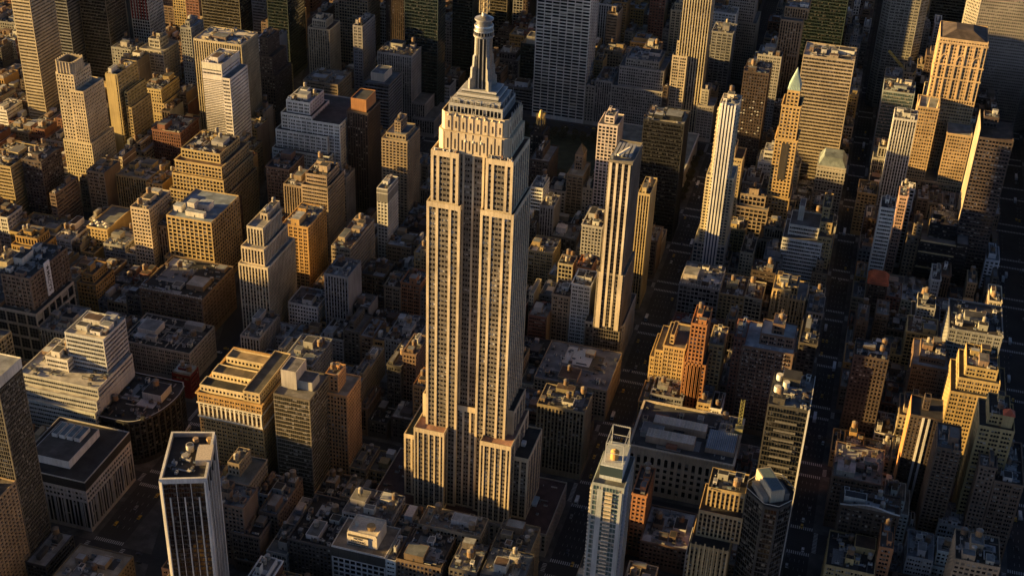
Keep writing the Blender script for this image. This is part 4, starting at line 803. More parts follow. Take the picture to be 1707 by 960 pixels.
    if k == 'e16b':
        a = rect(x1-9,x1-2,y0+4,y0+11); cx, cy = x1-5.5, y0+7.5
        W.box(x1-9,x1-2,y0+4,y0+11,H-1,H+9,col)
        a = inset(a,-.5)
        for i in range(4): X.poly([(*a[i],H+9),(*a[(i+1)%4],H+9),(cx,cy,H+13)],(.5,.12,.06))
        xname = 'red_roof'; xm = [MR]
    if k == 'e17':
        for cx in (x0+9.5, x0+13.5): X.box(cx-.8,cx+.8,y0-.5,y0-.02,5,H-1,(.62,.60,.56))
        X.box(x0-.12,x0-.01,y0,y1,4,H,(.42,.20,.08))
        xname = 'white_strip'
    if k == 'r32':
        nn = 9
        for i in range(nn):
            cx = x0+1+i*(x1-x0-2)/(nn-1); X.box(cx-.5,cx+.5,y0-.8,y0-.02,H-16,H+1.5,mul(col,1.2)); X.cyl(cx,y0-.4,H+1.5,H+5+2*(i%2),.6,0,mul(col,1.3),0,6,False)
        xname = 'buttress'
    if k in ('goth',):
        for i in range(9):
            cx = x0+.8+i*(x1-x0-1.6)/8; X.box(cx-.5,cx+.5,y0-.9,y0-.02,6,H+1+1.5*(i%2),mul(col,1.2))
        xname = 'buttress'
    if k == 'r31a':
        nn = 16
        for i in range(nn):
            cx = x0+.6+i*(x1-x0-1.2)/(nn-1); X.box(cx-.45,cx+.45,y0-.3,y0+.5,H,H+1.6,(.66,.62,.54))
        xname = 'crenellation'
    if k == 'mcalpin':
        # colonnaded white zone near the top and three terraced roof wings
        cw = (.72,.66,.52)
        for zz, hh in ((H-21,1.2),(H-9,1.0)): X.box(x0-.7,x1+.7,y0-.8,y0-.05,zz,zz+hh,cw); X.box(x1+.05,x1+.7,y0-.8,y1,zz,zz+hh,cw)
        nn = 15
        for i in range(nn):
            cx = x0+1.2+i*(x1-x0-2.4)/(nn-1); X.box(cx-.6,cx+.6,y0-.5,y0-.02,H-19.8,H-9,cw)
            for j in range(6):
                a0, a1 = math.pi*j/6, math.pi*(j+1)/6; wdt = (x1-x0-2.4)/(nn-1)
                if i < nn-1: X.bar((cx+wdt/2-1.1*math.cos(a0),y0-.3,H-12+1.4*math.sin(a0)),(cx+wdt/2-1.1*math.cos(a1),y0-.3,H-12+1.4*math.sin(a1)),.35,cw)
        for q, (yy, rcx) in enumerate(((y0+3,(.05,.045,.03)),(y0+20,(.13,.10,.06)),(y0+41,(.30,.22,.12)))):
            volume(W, G, R, rect(x0+1+q,x1-14,yy,yy+11), H-1.1, H+5, ST['P'], (.62,.50,.30), rcx)
        volume(W, G, R, rect(x1-15,x1-2,y0+2,y1-4), H-1.1, H+8, ST['P'], (.52,.40,.22), (.10,.09,.07))
        for yy in (y0+15.5, y0+34): R.box(x0+4,x0+20,yy,yy+2.5,H-1,H+.6,(.26,.05,.04))
        xname = 'colonnade'
    if k == 'altman':
        roofs = ((12,52,26,36,5),(10,46,8,19,4.5),(54,76,10,34,3))
        for (a,b,c,d,hh) in roofs:
            sh = MB(); sh.off = X.off; b = min(x1-1-x0, b); sh.box(x0+a,x0+b,y0+c,y0+d,H-1.1,H+hh,(.44,.34,.25)); tc = (.62,.56,.46) if a < 50 else (.16,.24,.32)
            n_ = int((b-a)/1.1)
            for q in range(n_): sh.box(x0+a+.2+q*(b-a-.4)/n_,x0+a+.2+(q+.86)*(b-a-.4)/n_,y0+c+.3,y0+d-.3,H+hh,H+hh+.16,jit(tc,r,.12))
            obj('roof_shed', sh, [MW], root)
        X.box(x0+28,x0+36,y0+19.5,y0+25.5,H-1,H+2,(.05,.05,.05)); X.box(x0+12,x0+22,y0+36.5,y0+40,H-1,H+3,(.30,.12,.07)); X.box(x0+26,x0+34,y0+4,y0+7.5,H-1,H+2.4,(.30,.13,.08))
        for i in range(14): X.box(x0+55+i*1.45,x0+55.25+i*1.45,y0+10.5,y0+33.5,H+3.05,H+3.3,(.55,.55,.52))
        for i in range(20): X.box(x0+2+i*3.7,x0+3+i*3.7,y0-1.0,y0-.05,H-3.4,H-1.0,(.50,.42,.32))
        for i in range(3): X.cyl(x0+62+i*3,y0+44,H-1,H+3,1.3,1.3,(.3,.28,.25),0,12)
        xname = 'skylight_rib'
    if k == 'macysS':
        for i in range(6):
            X.box(x0+3+i*9,x0+3.4+i*9,y0+3,y0+D-4,H-1.1,H-.1,(.30,.29,.27))
        for yy in (y0+12,y0+24,y0+33): X.box(x0+3,x1-6,yy,yy+.4,H-1.1,H-.1,(.34,.33,.31))
        X.box(x0+8,x0+22,y0+8,y0+20,H-1,H+.8,(.55,.55,.53)); X.box(x0+4,x0+10,y0+26,y0+31,H-1,H+3,(.45,.44,.42)); X.box(x1-22,x1-6,y0+34,y0+40,H-1,H+3.5,(.30,.29,.27))
        xname = 'roof_wall'
    if k == 'macysN':
        for i in range(40):
            cx = x0+.4+i*(x1-x0-.8)/39; X.box(cx-.2,cx+.2,y0-.3,y0,H,H+1.3,(.5,.49,.46))
        X.box(x0,x1,y0-.35,y0+.05,H+1.3,H+1.6,(.5,.49,.46)); xname = 'balustrade'
    if k == 'macysW':
        L_ = x1-x0; nb_ = max(1, round((L_-2+S_[0]*S_[2])/S_[0])); bw_ = (L_-2+S_[0]*S_[2])/nb_; ww_ = bw_*(1-S_[2]); nr_ = max(1, round((H-1.6-4.5)/S_[1])); hh_ = (H-6.1)/nr_
        pm = MB(); wh_ = hh_*(1-S_[3])
        for q in (0,1,2): pm.box(-ww_/2+.1+q*ww_/3,-ww_/2-.1+(q+1)*ww_/3,-.05,.05,.1,wh_-.1,(.012,.013,.015),0); 
        for q in range(4): pm.box(-ww_/2+q*ww_/3-.12,-ww_/2+q*ww_/3+.12,-.16,.06,0,wh_,(.20,.19,.17),0)
        for q in range(4): pm.box(-ww_/2,ww_/2,-.14,.06,q*wh_/3.02,q*wh_/3.02+.22,(.20,.19,.17),0)
        pm = pm.mesh('window', [MP])
        for c_ in range(nb_):
            for q in range(nr_):
                o = obj('window', pm, None, root); o.location = (x0+1+bw_*c_+ww_/2-root.location.x, y0+.75-root.location.y, 4.5+hh_*q+hh_*S_[3]*.5)
    if k == 'slab7': X.box(x0-.15,x1+.15,y0-.15,y0-.02,H-7,H-.5,(.62,.60,.50)); X.box(x1+.02,x1+.15,y0-.15,y1,H-7,H-.5,(.55,.52,.44))
    if k == 'n8': X.box(x0-.12,x1+.12,y0-.12,y1+.1,H-14,H-1.2,(.22,.21,.19)); xname = 'crown_panel'
    if k == 'red8':
        for i in range(6): X.box(x0+1+i*3.8,x0+2.8+i*3.8,y0-.08,y0-.02,H-58,H-2,(.28,.05,.04))
        xname = 'red_bay'
        for i in range(4): X.box(x0-14+i*3.4,x0-12.6+i*3.4,y0-1,y0+20,0,H+10,(.62,.58,.52) if i % 2 == 0 else (.10,.12,.14))
    if k == 'slab3':
        X.box(x0-.05,x1-2,y0-.25,y0-.02,3,H-1,mul(col,1.05)); xname = 'blank_wall'
    if k == 'octo':
        cx, cy = (x0+x1)/2,(y0+y1)/2; bx = rotpoly(rect(cx-4.5,cx+4.5,cy-10,cy+13), math.radians(30), (cx,cy))
        X.prism(bx, H-1, H+8, (.42,.36,.26)); X.prism(inset(bx,.8), H+8, H+8.1, (.10,.14,.16)); X.prism(rotpoly(rect(cx-9,cx-5,cy-9,cy+8), math.radians(30), (cx,cy)), H-1, H+3, (.30,.27,.22)); X.prism(rotpoly(rect(cx+5,cx+8,cy-10,cy+2), math.radians(30), (cx,cy)), H-1, H+4.5, (.12,.12,.12)); xname = 'roof_box'
        sk_ = inset(pl, 1.2)
        for i in range(len(pl)): X.bar((*pl[i],H+2),(*pl[(i+1)%len(pl)],H+2),.35,(.5,.48,.42))
    if k == 't325':
        for zz in range(20, int(H-3), 3):
            X.box(x0-1.2,x0,y0+1,y0+9,zz,zz+1.1,(.58,.52,.42)); X.box(x0+8.5,x0+13,y0-1.3,y0,zz,zz+1.1,(.60,.50,.36)); X.box(x1,x1+.8,y0+2,y0+12,zz,zz+1.0,(.42,.42,.42))
        X.box(x0+3.5,x0+7,y0-.3,y0-.02,5,H-4,(.34,.37,.38)); X.box(x1-3,x1-1,y0-.3,y0-.02,5,H-4,(.34,.36,.37))
        W.box(x0+3,x1-3,y0+6,y1-2,H-1,H+10,(.40,.43,.43)); G.box(x0+2.9,x1-2.9,y0+5.9,y0+6,H+2,H+9,(.04,.06,.065))
        cs = rect(x0+5,x1-4,y0+9,y1-4)
        for i in range(4):
            X.bar((*cs[i],H+9),(*cs[i],H+24),.5,(.40,.41,.40)); X.bar((*cs[i],H+24),(*cs[(i+1)%4],H+24),.5,(.40,.41,.40)); X.bar((*cs[i],H+17),(*cs[(i+1)%4],H+17),.35,(.40,.41,.40))
        X.cyl((x0+x1)/2,y0+14,H+10,H+15,2.6,2.6,(.45,.26,.08),0,14); X.cyl((x0+x1)/2,y0+14,H+15,H+17,2.7,0,(.50,.30,.10),0,14,False)
        xname = 'balcony'
    if k == 'lm':
        X.box(x1-.6,x1+.5,y0-.5,y0+.5,4,H+.5,(.62,.60,.54)); X.box(x1+.02,x1+.5,y0+.5,y1,H-1,H+.5,(.60,.58,.52)); xname = 'edge_strip'
        for zz in range(30,int(H-8),7): X.box(x0+6,x1-6,y0-.9,y0,zz,zz+1.2,(.16,.15,.13))
        for i in range(3): X.cyl(x0+4+(i%2)*5,y0+16+i*7,H-1,H+3.5,2.1,2.1,(.60,.58,.52),0,14)
    if k in ('park90','e7'):
        X.box(x0-.35,x0-.02,y0-.2,y1,3,H+(8 if k == 'park90' else 0),(.30,.25,.18) if k == 'park90' else (.30,.22,.12)); xname = 'side_wall'
    if k == 'e21':
        for i in range(12):
            a0, a1 = i/12, (i+1)/12; f = lambda t: H+.4+3.2*math.sin(math.pi*t)**2
            X.bar((x0+(x1-x0)*a0,y0+.2,f(a0)),(x0+(x1-x0)*a1,y0+.2,f(a1)),.7,(.62,.60,.55))
            X.poly([(x0+(x1-x0)*a0,y0+.1,H-.5),(x0+(x1-x0)*a1,y0+.1,H-.5),(x0+(x1-x0)*a1,y0+.1,f(a1)),(x0+(x1-x0)*a0,y0+.1,f(a0))],(.22,.19,.16))
        xname = 'curved_parapet'
    if k == 'r37':
        for i in range(90):
            X.box(*(lambda cx, zz: (cx,cx+.75,y0-.35,y0-.02,zz,zz+.55))(x0+1.5+r.randrange(13)*(x1-x0-3)/13, 8+3.6*r.randrange(23)),(.62,.62,.6))
        xname = 'air_conditioner'
    if k == 'r21':
        for i in range(30):
            cx, zz = x0+2+r.randrange(8)*2.9, H-30-3.6*r.randrange(12); X.box(cx,cx+1.6,y0-.1,y0-.02,zz,zz+1.1,(.6,.6,.58))
        xname = 'blind'
    if k == 'e7':
        xname = 'gilt_ledge'
        for zz in (H-14.5,H-26,H-42): X.box(x0-6.3,x1+6.3,y0-12.4,y0-11.9,zz,zz+1.3,(.55,.42,.22))
        xname = 'gilt_ledge'
    if k == 'p8':
        for i in range(9): X.cyl(x0+3+(i%5)*4,y0+3+(i//5)*5+(i%2)*2,H+1.2,H+2.4,2.0,.05,(.75,.70,.58),0,8,False); X.box(x0+2.95+(i%5)*4,x0+3.05+(i%5)*4,y0+2.95+(i//5)*5+(i%2)*2,y0+3.05+(i//5)*5+(i%2)*2,H-1,H+2,(.3,.3,.3))
        xname = 'parasol'
    if k == 'p2b':
        for (a,b,c,d,hh) in ((14,21,14,22,8),(21,32,20,30,5),(2,10,10,18,4.5),(16,34,6,11,3.5)): o = obj('penthouse', bulk_mesh(b-a,d-c,hh+1,(.68,.64,.57),(.3,.33,.36)), None, root); o.location = (x0+(a+b)/2-root.location.x,y0+(c+d)/2-root.location.y,H-1)
    if k == 'rent':
        X.box(x0+9,x0+30,y0+6,y0+24,H-1,H+9,(.66,.58,.46)); R.box(x0+9.6,x0+29.4,y0+6.6,y0+23.4,H+8.0,H+8.05,(.05,.05,.05))
        for (a,b,c,d) in ((9,30,6,6.6),(9,30,23.4,24),(9,9.6,6,24),(29.4,30,6,24)): X.box(x0+a,x0+b,y0+c,y0+d,H+9.002,H+10,(.66,.58,.46))
        X.cyl(x0+23,y0+14,H+9.1,H+11.5,3.1,2.9,(.50,.33,.14),0,16); X.cyl(x0+13,y0+14,H+9.1,H+12,1.2,1.2,(.6,.58,.5),0,12)
        W.box(x0-.08,x1+.08,y0-.08,y0-.01,H-9,H-1.4,(.07,.065,.055)); xname = 'bulkhead'
    if k == 'starbox':
        sp = []
        for i in range(10):
            rr = 3.1 if i % 2 == 0 else 1.25; a = math.pi/2+i*math.pi/5; sp.append((rr*math.cos(a), rr*math.sin(a)))
        cx, cz = (x0+x1)/2, 11
        for i in range(10): X.poly([(cx,y0-.35,cz),(cx+sp[i][0],y0-.35,cz+sp[i][1]),(cx+sp[(i+1)%10][0],y0-.35,cz+sp[(i+1)%10][1])],(.75,.74,.70))
        W.box(x0+.5,x1-.5,y0-.3,y0-.02,5,18,(.16,.02,.025)); xname = 'star'; xm = [MP]
        R.box(x0+1,x1-1,y0+1,y1-1,H-1,H+1.5,(.36,.42,.40))
    if X.n:
        o = obj(xname, X, xm, root)
        if xname in ('blind','air_conditioner','skylight_rib','buttress','colonnade','crenellation','balustrade','balcony','parasol','roof_wall','red_bay','white_strip','gilt_ledge','ornament','gilded_crown','edge_strip','roof_box'): o['kind'] = 'stuff'
    dens = 1.6 if k in ('equip','n35b','macysN','hsbc','rail','e20','lm') else 1.0
    bx = top if ztop > H else (x0, x1, y0, y1)
    if k not in ('pyr','mcalpin','langham','e11','r26','octo','t325','rent','dome9','radiator','lincoln','grace','metlife','five500','p8','p2b','n17','n19','n20','n21','n22','n23','astor','red8','dk11','e9'):
        finish(root, W, G, R)
        tk = {'tank1':2,'tanlow':2,'n35a':1,'r35':1,'r29':1,'r7':1,'r34':0,'m13':1,'m11':1,'m10':1,'slab6':0,'slab7':0,'grace':0,'hsbc':0,'glassA':0,'n19':0,'band25':0,'park90':0,'e1':0,'e2':0,'wt':0,'r31a':0}.get(k)
        if taken and ztop == H: pass
        else: furnish(root, bx, ztop-1.1, r, col, dens, tk)
    else: finish(root, W, G, R)
    return root
ROOT = {}
for h in HEROES: ROOT[h['key']] = hero(h)

# ---- lettering
def text_mesh(name, s, size, mat_col, parent, loc, rot, font_scale=(1,1)):
    cu = bpy.data.curves.new(name, 'FONT'); cu.body = s; cu.size = size; cu.align_x = 'CENTER'; cu.align_y = 'CENTER'; cu.extrude = .05; cu.offset = .03*size/2
    t = bpy.data.objects.new(name, cu); COL.objects.link(t); bpy.context.view_layer.update()
    me = bpy.data.meshes.new_from_object(t.evaluated_get(bpy.context.evaluated_depsgraph_get())); bpy.data.objects.remove(t)
    ca = me.color_attributes.new('Col', 'FLOAT_COLOR', 'CORNER'); ca.data.foreach_set('color', np.tile(np.array([*mat_col,1],np.float32), len(me.loops)))
    me.materials.clear(); me.materials.append(MP)
    o = bpy.data.objects.new(name, me); COL.objects.link(o); o.parent = parent; o.location = Vector(loc)-parent.location; o.rotation_euler = rot
    return o
h = HB['rent']; b = MB(); rr_ = ROOT['rent']; b.off = tuple(rr_.location)
sx_, sy_, sz_ = h['x0']+17, h['y0']+5.3, h['h']
b.box(sx_-7,sx_+7,sy_,sy_+.5,sz_+1,sz_+7.2,(.62,.54,.42)); b.box(sx_-7.2,sx_+7.2,sy_-.1,sy_+.6,sz_+6.6,sz_+7.8,(.07,.06,.05)); b.box(sx_-7.2,sx_+7.2,sy_-.1,sy_+.6,sz_+.6,sz_+1.5,(.07,.06,.05))
for i in range(8): b.box(sx_-6.6+i*1.8,sx_-6.4+i*1.8,sy_+.5,sy_+.8,sz_-1,sz_+7.8,(.07,.06,.05))
sg_ = obj('sign', b, [MP], rr_)
for s_, dz_, hh_ in (('NOW',5.3,2.4),('RENTING',2.9,2.4)):
    t = text_mesh('lettering', s_, hh_, (.035,.03,.025), rr_, (sx_, sy_-.06, sz_+dz_), (math.pi/2,0,0)); t.parent = sg_
h = HB['macysT']; rr_ = ROOT['macysT']; b = MB(); b.off = tuple(rr_.location); X1 = h['x1']; yc_ = h['y0']+24
b.box(X1+.1,X1+.6,yc_-4,yc_+4,h['h']-28,h['h']+3,(.72,.72,.72)); sg_ = obj('sign', b, [MP], rr_)
text_mesh('lettering', "\u2605MACY'S", 5.6, (.03,.03,.03), rr_, (X1+.66, yc_, h['h']-12.5), (math.pi/2,math.pi/2,math.pi/2)).parent = sg_

# ------------------------------------------------------------------ the tallest tower
LIME = (.54,.44,.30); SPAN = (.165,.14,.11)
def tall_tower():
    root = thing('skyscraper', 'tallest Art Deco limestone tower with stepped crown and metal mast, centre of the picture', 'skyscraper', (-79,-45.4,0))
    W, G, R = MB(), MB(), RoofSet()
    EST = (3,3.72,.4,.5,.55,.30,1.0); dk = (.05,.035,.03)
    def vol(x0,x1,y0,y1,z0,z1,gs,ge,roof=(.07,.06,.055),topb=2.6,arch=None,skip='',par=1.2):
        pl = rect(x0,x1,y0,y1)
        for i in range(4):
            a, b = pl[i], pl[(i+1)%4]; L = math.hypot(b[0]-a[0],b[1]-a[1]); sd = 'senw'[i]
            if sd in skip or (sd == 'n'): W.poly([(*a,z0),(*b,z0),(*b,z1),(*a,z1)], LIME); continue
            gr = gs if sd == 's' else ge
            facade(W, G, a, b, z0, z1, EST, LIME, base=.6, topb=topb, piers=pat(L, gr, 1.4, 1.6, .40, .36, (.20,.18,.155)) if gr else None, spcol=SPAN, arch=arch if sd == 's' else None, glass=(.02,.017,.015))
        q = inset(pl,.5)
        for i in range(4):
            a, b, c, d = pl[i], pl[(i+1)%4], q[(i+1)%4], q[i]
            W.poly([(*a,z1),(*b,z1),(*c,z1),(*d,z1)], mul(LIME,1.05)); W.poly([(*d,z1),(*c,z1),(*c,z1-par),(*d,z1-par)], LIME)
        R.poly([(*p_,z1-par) for p_ in q], roof)
    pink = (.36,.20,.14)
    volume(W, G, R, rect(-144.8,-15.3,-75.4,-15.3), 0, 21, (4.2,4.2,.5,.4,.5,.1,.6), (.40,.36,.30), (.085,.05,.042))
    vol(-124.2,-113,-64,-27,20,74,[2,2],[2,3,3,3,2],(.04,.05,.035))
    vol(-45,-33.6,-64,-27,20,74,[2,2],[2,3,3,3,2],(.04,.035,.03))
    vol(-113.5,-91.5,-73.6,-28,20,89,[1,2,2,2,2,1],[2,3,3,2],pink)
    vol(-66,-43.8,-73.6,-28,20,89,[1,2,2,2,2,1],[2,3,3,2],pink)
    vol(-112,-46.5,-59,-30,20,108,[2,2],[2,3,3,2],(.05,.04,.035))
    vol(-86.6,-70.4,-64.2,-40,20,108,[2,2,2],[2],(.10,.05,.04),topb=3.4,arch=[-1])
    # shaft: two proud wings and the recessed middle
    for (a, b) in ((-107.4,-85.2),(-72.2,-50.6)):
        vol(a,b,-66,-25,20,261,[2,3,2],[2,2,2,2,2,2,2,2],(.06,.05,.045))
    for (a, b) in ((-105.2,-87.3),(-69.9,-52.6)):
        vol(a,b,-64.6,-26.5,260,296,[1,3,1],[2,2,2,2,2,2,2],(.10,.06,.045))
    vol(-88.5,-69,-61.4,-30,20,306,[1,3,3,1],[2],(.06,.05,.045),topb=9)
    # crown storeys with fluted buttresses
    o_ = [(-98.5,-62),(-59.5,-62),(-56,-58.5),(-56,-31.5),(-59.5,-28),(-98.5,-28),(-102,-31.5),(-102,-58.5)]
    W.prism(o_, 294.8, 309, LIME); i_ = inset(o_, 1.6); W.prism(i_, 309, 319.5, LIME)
    for i in range(8):
        a, b, c, d = i_[i], i_[(i+1)%8], inset(i_,.6)[(i+1)%8], inset(i_,.6)[i]
        W.poly([(*a,320.6),(*b,320.6),(*c,320.6),(*d,320.6)], LIME); W.poly([(*a,319.4),(*b,319.4),(*b,320.6),(*a,320.6)], LIME)
    R.poly([(*p_,319.6) for p_ in i_], (.05,.04,.035))
    fl = MB(); fl.off = tuple(root.location)
    for j in range(9):                                             # deep vertical slots and rounded buttresses on the south and east sides
        cx = -97.5+j*37/8
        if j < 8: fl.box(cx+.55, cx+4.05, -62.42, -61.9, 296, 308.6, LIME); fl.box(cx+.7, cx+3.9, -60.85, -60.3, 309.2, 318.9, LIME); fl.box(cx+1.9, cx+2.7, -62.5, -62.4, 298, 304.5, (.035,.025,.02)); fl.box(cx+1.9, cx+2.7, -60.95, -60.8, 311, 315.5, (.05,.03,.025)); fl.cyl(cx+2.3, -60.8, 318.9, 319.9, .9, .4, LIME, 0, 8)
        fl.box(cx-.25, cx+.25, -62.1, -61.9, 296, 308.4, (.25,.19,.13))
    for j in range(6):
        cy = -57+j*5; fl.box(-56.1, -55.6, cy-1.9, cy+1.9, 296, 308.6, LIME); fl.box(-57.7, -57.2, cy-1.8, cy+1.8, 309.2, 318.9, LIME)
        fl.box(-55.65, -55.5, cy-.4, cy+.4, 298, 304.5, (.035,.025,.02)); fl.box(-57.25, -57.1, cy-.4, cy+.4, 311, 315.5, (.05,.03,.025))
    for cx in (-83.8,-78.8,-73.8):                                  # arched metal heads over the middle bays
        fl.box(cx-1.3,cx+1.3,-61.65,-61.45,296,303.5,(.20,.18,.15)); fl.cyl(cx,-61.7,303.5,307.5,1.2,.3,(.45,.42,.36),0,8)
    o = obj('buttress', fl, [MW], root); o['kind'] = 'stuff'
    # observation deck and metal tiers
    MT = (.37,.36,.34)
    d = MB(); d.off = tuple(root.location)
    volume(W, G, R, rect(-96,-62,-59,-31), 319.4, 326.5, (2.4,4.6,.2,.2,.5,.1,1.0), MT, (.14,.13,.12), base=.7, topb=1.5, par=.3)
    for k_, (ins, z0, z1) in enumerate(((2.2,326.3,329.2),(4.2,329.0,331.8),(6.2,331.6,334.0))):
        d.box(-96+ins,-62-ins,-59+ins,-31-ins,z0,z1,MT); d.box(-96+ins-.4,-62-ins+.4,-59+ins-.4,-31-ins+.4,z1-.7,z1-.2,mul(MT,1.3)); d.box(-96+ins-.05,-62-ins+.05,-59+ins-.05,-31-ins+.05,z0+.3,z0+1.1,(.05,.05,.05))
    r = random.Random(5)
    for i in range(60):                                             # aerials round the setbacks
        x, y = r.choice(((r.uniform(-100,-58),-61), (-57.5,r.uniform(-58,-32)), (r.uniform(-95,-63),-58.3), (-62.8,r.uniform(-57,-33))))
        z = 320 if abs(y+61) < .1 or x == -57.5 else 326.5; d.box(x-.12,x+.12,y-.12,y+.12,z,z+r.uniform(1.5,4.5),(.35,.33,.3))
    for (a, b) in ((-105,-88),(-69.5,-53)):
        for i in range(26):
            x, y = r.uniform(a+.8,b-.8), r.uniform(-64,-62.5); g_ = r.choice([(.6,.58,.52),(.2,.18,.16),(.35,.2,.12)])
            if r.random() < .4: d.cyl(x,y,295,296.5+r.random(),.5,.7,g_,0,8)
            else: d.box(x-.3,x+.3,y-.3,y+.3,295,296+r.random()*2.5,g_)
    o = obj('deck_tier', d, [MP], root); o['kind'] = 'stuff'
    ms = MB(); ms.off = tuple(root.location); cx, cy = -79, -45.4; MC = (.33,.32,.30)
    ms.cyl(cx,cy,333.5,366,4.7,4.5,(.035,.033,.03),0,24)
    for i in range(12):
        a = 2*math.pi*(i+.5)/12; ux, uy = math.cos(a), math.sin(a); ms.bar((cx+ux*4.9,cy+uy*4.9,333.6),(cx+ux*4.7,cy+uy*4.7,365.5),.75,mul(MC,1.2))
    for i in range(4):
        a = math.pi/4+i*math.pi/2; ux, uy = math.cos(a), math.sin(a); tx, ty = -uy, ux
        prof = [(3,333.5),(9.4,333.5),(9.2,340),(8.0,341),(7.8,347),(6.7,348),(6.5,354),(5.6,355),(5.4,366),(3,366)]
        for sg in (-1,1):
            pts = [(cx+ux*q[0]+tx*sg*1.05, cy+uy*q[0]+ty*sg*1.05, q[1]) for q in prof]; ms.poly(pts if sg < 0 else pts[::-1], MC)
        for q in range(1,9):
            p0, p1 = prof[q], prof[(q+1)%10]
            ms.poly([(cx+ux*p0[0]-tx*1.05,cy+uy*p0[0]-ty*1.05,p0[1]),(cx+ux*p0[0]+tx*1.05,cy+uy*p0[0]+ty*1.05,p0[1]),(cx+ux*p1[0]+tx*1.05,cy+uy*p1[0]+ty*1.05,p1[1]),(cx+ux*p1[0]-tx*1.05,cy+uy*p1[0]-ty*1.05,p1[1])], mul(MC,1.1))
    for (z0,z1,r0,r1,c_) in ((366,367.2,6.2,6.2,mul(MC,1.2)),(367.2,369.4,5.5,5.5,(.06,.05,.045)),(369.4,370.4,6.0,5.9,mul(MC,1.2)),(370.4,372.2,5.4,5.3,MC),(372.2,373.2,5.8,5.6,mul(MC,1.25)),(373.2,376.4,4.6,4.6,mul(MC,.8)),(376.2,376.9,5.7,5.7,mul(MC,1.35)),(376.9,378.4,5.2,2.2,mul(MC,1.2)),(378.4,381,1.7,1.5,mul(MC,1.3))):
        ms.cyl(cx,cy,z0,z1,r0,r1,c_,0,28)
    for i in range(20):
        a = 2*math.pi*i/20; ms.box(cx+5.7*math.cos(a)-.22,cx+5.7*math.cos(a)+.22,cy+5.7*math.sin(a)-.22,cy+5.7*math.sin(a)+.22,367.2,369.4,MC)
    obj('mast', ms, [MM], root)
    an = MB(); an.off = tuple(root.location); ac = (.34,.27,.15); w_ = 2.3
    for sx in (-1,1):
        for sy in (-1,1): an.box(cx+sx*w_-.3,cx+sx*w_+.3,cy+sy*w_-.3,cy+sy*w_+.3,380.5,430,ac)
    for q in range(14):
        z = 381+q*3.5
        for (p0,p1) in (((-1,-1),(1,-1)),((1,-1),(1,1)),((1,1),(-1,1)),((-1,1),(-1,-1))):
            an.bar((cx+p0[0]*w_,cy+p0[1]*w_,z),(cx+p1[0]*w_,cy+p1[1]*w_,z+3.5),.28,ac); an.bar((cx+p0[0]*w_,cy+p0[1]*w_,z),(cx+p1[0]*w_,cy+p1[1]*w_,z),.28,ac)
    an.cyl(cx,cy,381,440,1.0,.7,(.28,.22,.13),0,8)
    obj('antenna', an, [MP], root)
    finish(root, W, G, R)
    b = MB(); b.off = tuple(root.location); r = random.Random(8)
    for i in range(14): unit(b, r, r.uniform(-41,-20), r.uniform(-60,-20), 20)
    for i in range(14): unit(b, r, r.uniform(-142,-127), r.uniform(-70,-20), 20)
    b.box(-34,-30,-48,-38,19.9,21.5,(.30,.42,.50)); b.box(-43,-40,-50,-46,72.8,75.5,(.5,.5,.5))
    o = obj('rooftop_plant', b, [MP], root); o['kind'] = 'stuff'
    BUILT.append((-144.8,-15.3,-75.4,-15.3,300,'esb'))
tall_tower()

# ------------------------------------------------------------------ other particular buildings
def special(key, pl, H, st, col, roofc, label, corn=0, extra=None, gcol=GL, cat=None, fur=True, **kw):
    cx = sum(p[0] for p in pl)/len(pl); cy = sum(p[1] for p in pl)/len(pl); cat = cat or ('tower' if H > 90 else 'building')
    root = thing(cat, label, cat, (cx,cy,0)); W, G, R = MB(), MB(), RoofSet(); r = random.Random(key)
    volume(W, G, R, pl, 0, H, st, col, roofc, cornice=corn, gcol=gcol, **kw)
    if extra: extra(W, G, R, root, r)
    finish(root, W, G, R)
    xs = [p[0] for p in pl]; ys = [p[1] for p in pl]; BUILT.append((min(xs),max(xs),min(ys),max(ys),H,key))
    HB[key] = dict(label=label); ROOT[key] = root
    if fur: furnish(root, (min(xs)+3,max(xs)-3,min(ys)+3,max(ys)-3), H-1.1, r, col, 1.3)
    return root
def ex_mall(W, G, R, root, r):
    x0, x1, y0, y1 = -384, -326.8, -150.8, -90
    W.prism(rect(x0-.2,x1+.2,y0-.2,y1+.2), 37.2, 44.3, (.03,.028,.026), top=False)
    W.box(-376,-345,-140,-100,43,50,(.62,.61,.58)); R.box(-375.5,-345.5,-139.5,-100.5,50,50.1,(.07,.065,.06))
    for i in range(4): W.box(-372+i*6,-367.5+i*6,-118,-104,50.1,53,(.60,.60,.57)); R.box(-371.6+i*6,-367.9+i*6,-117.6,-104.4,53,53.05,(.10,.15,.18))
    X = MB(); X.off = tuple(root.location)
    for i in range(9): X.box(-326.9,-326.2,y0+3+i*7,y0+3.8+i*7,3,26,(.46,.44,.41))
    for i in range(8): X.box(x0+3+i*7,x0+3.8+i*7,y0-.6,y0-.05,3,26,(.40,.40,.40))
    obj('pilaster', X, [MW], root)
special('mall', rect(-384,-326.8,-150.8,-90), 45, (3.0,4.4,.26,.36,.5,.05,1.0), (.44,.41,.37), (.035,.033,.032), 'dark roofed shopping block with pale gridded walls at lower left', extra=ex_mall, fur=False, rows=[(3,26),(28,30.4),(32,34.4)])
cp = [(-366,-75),(-341,-75)] + [(-341+23*math.sin(t*math.pi/20), -31-44*math.cos(t*math.pi/20)) for t in range(1,11)] + [(-319.5,-21),(-323,-15.5),(-366,-15.5)]
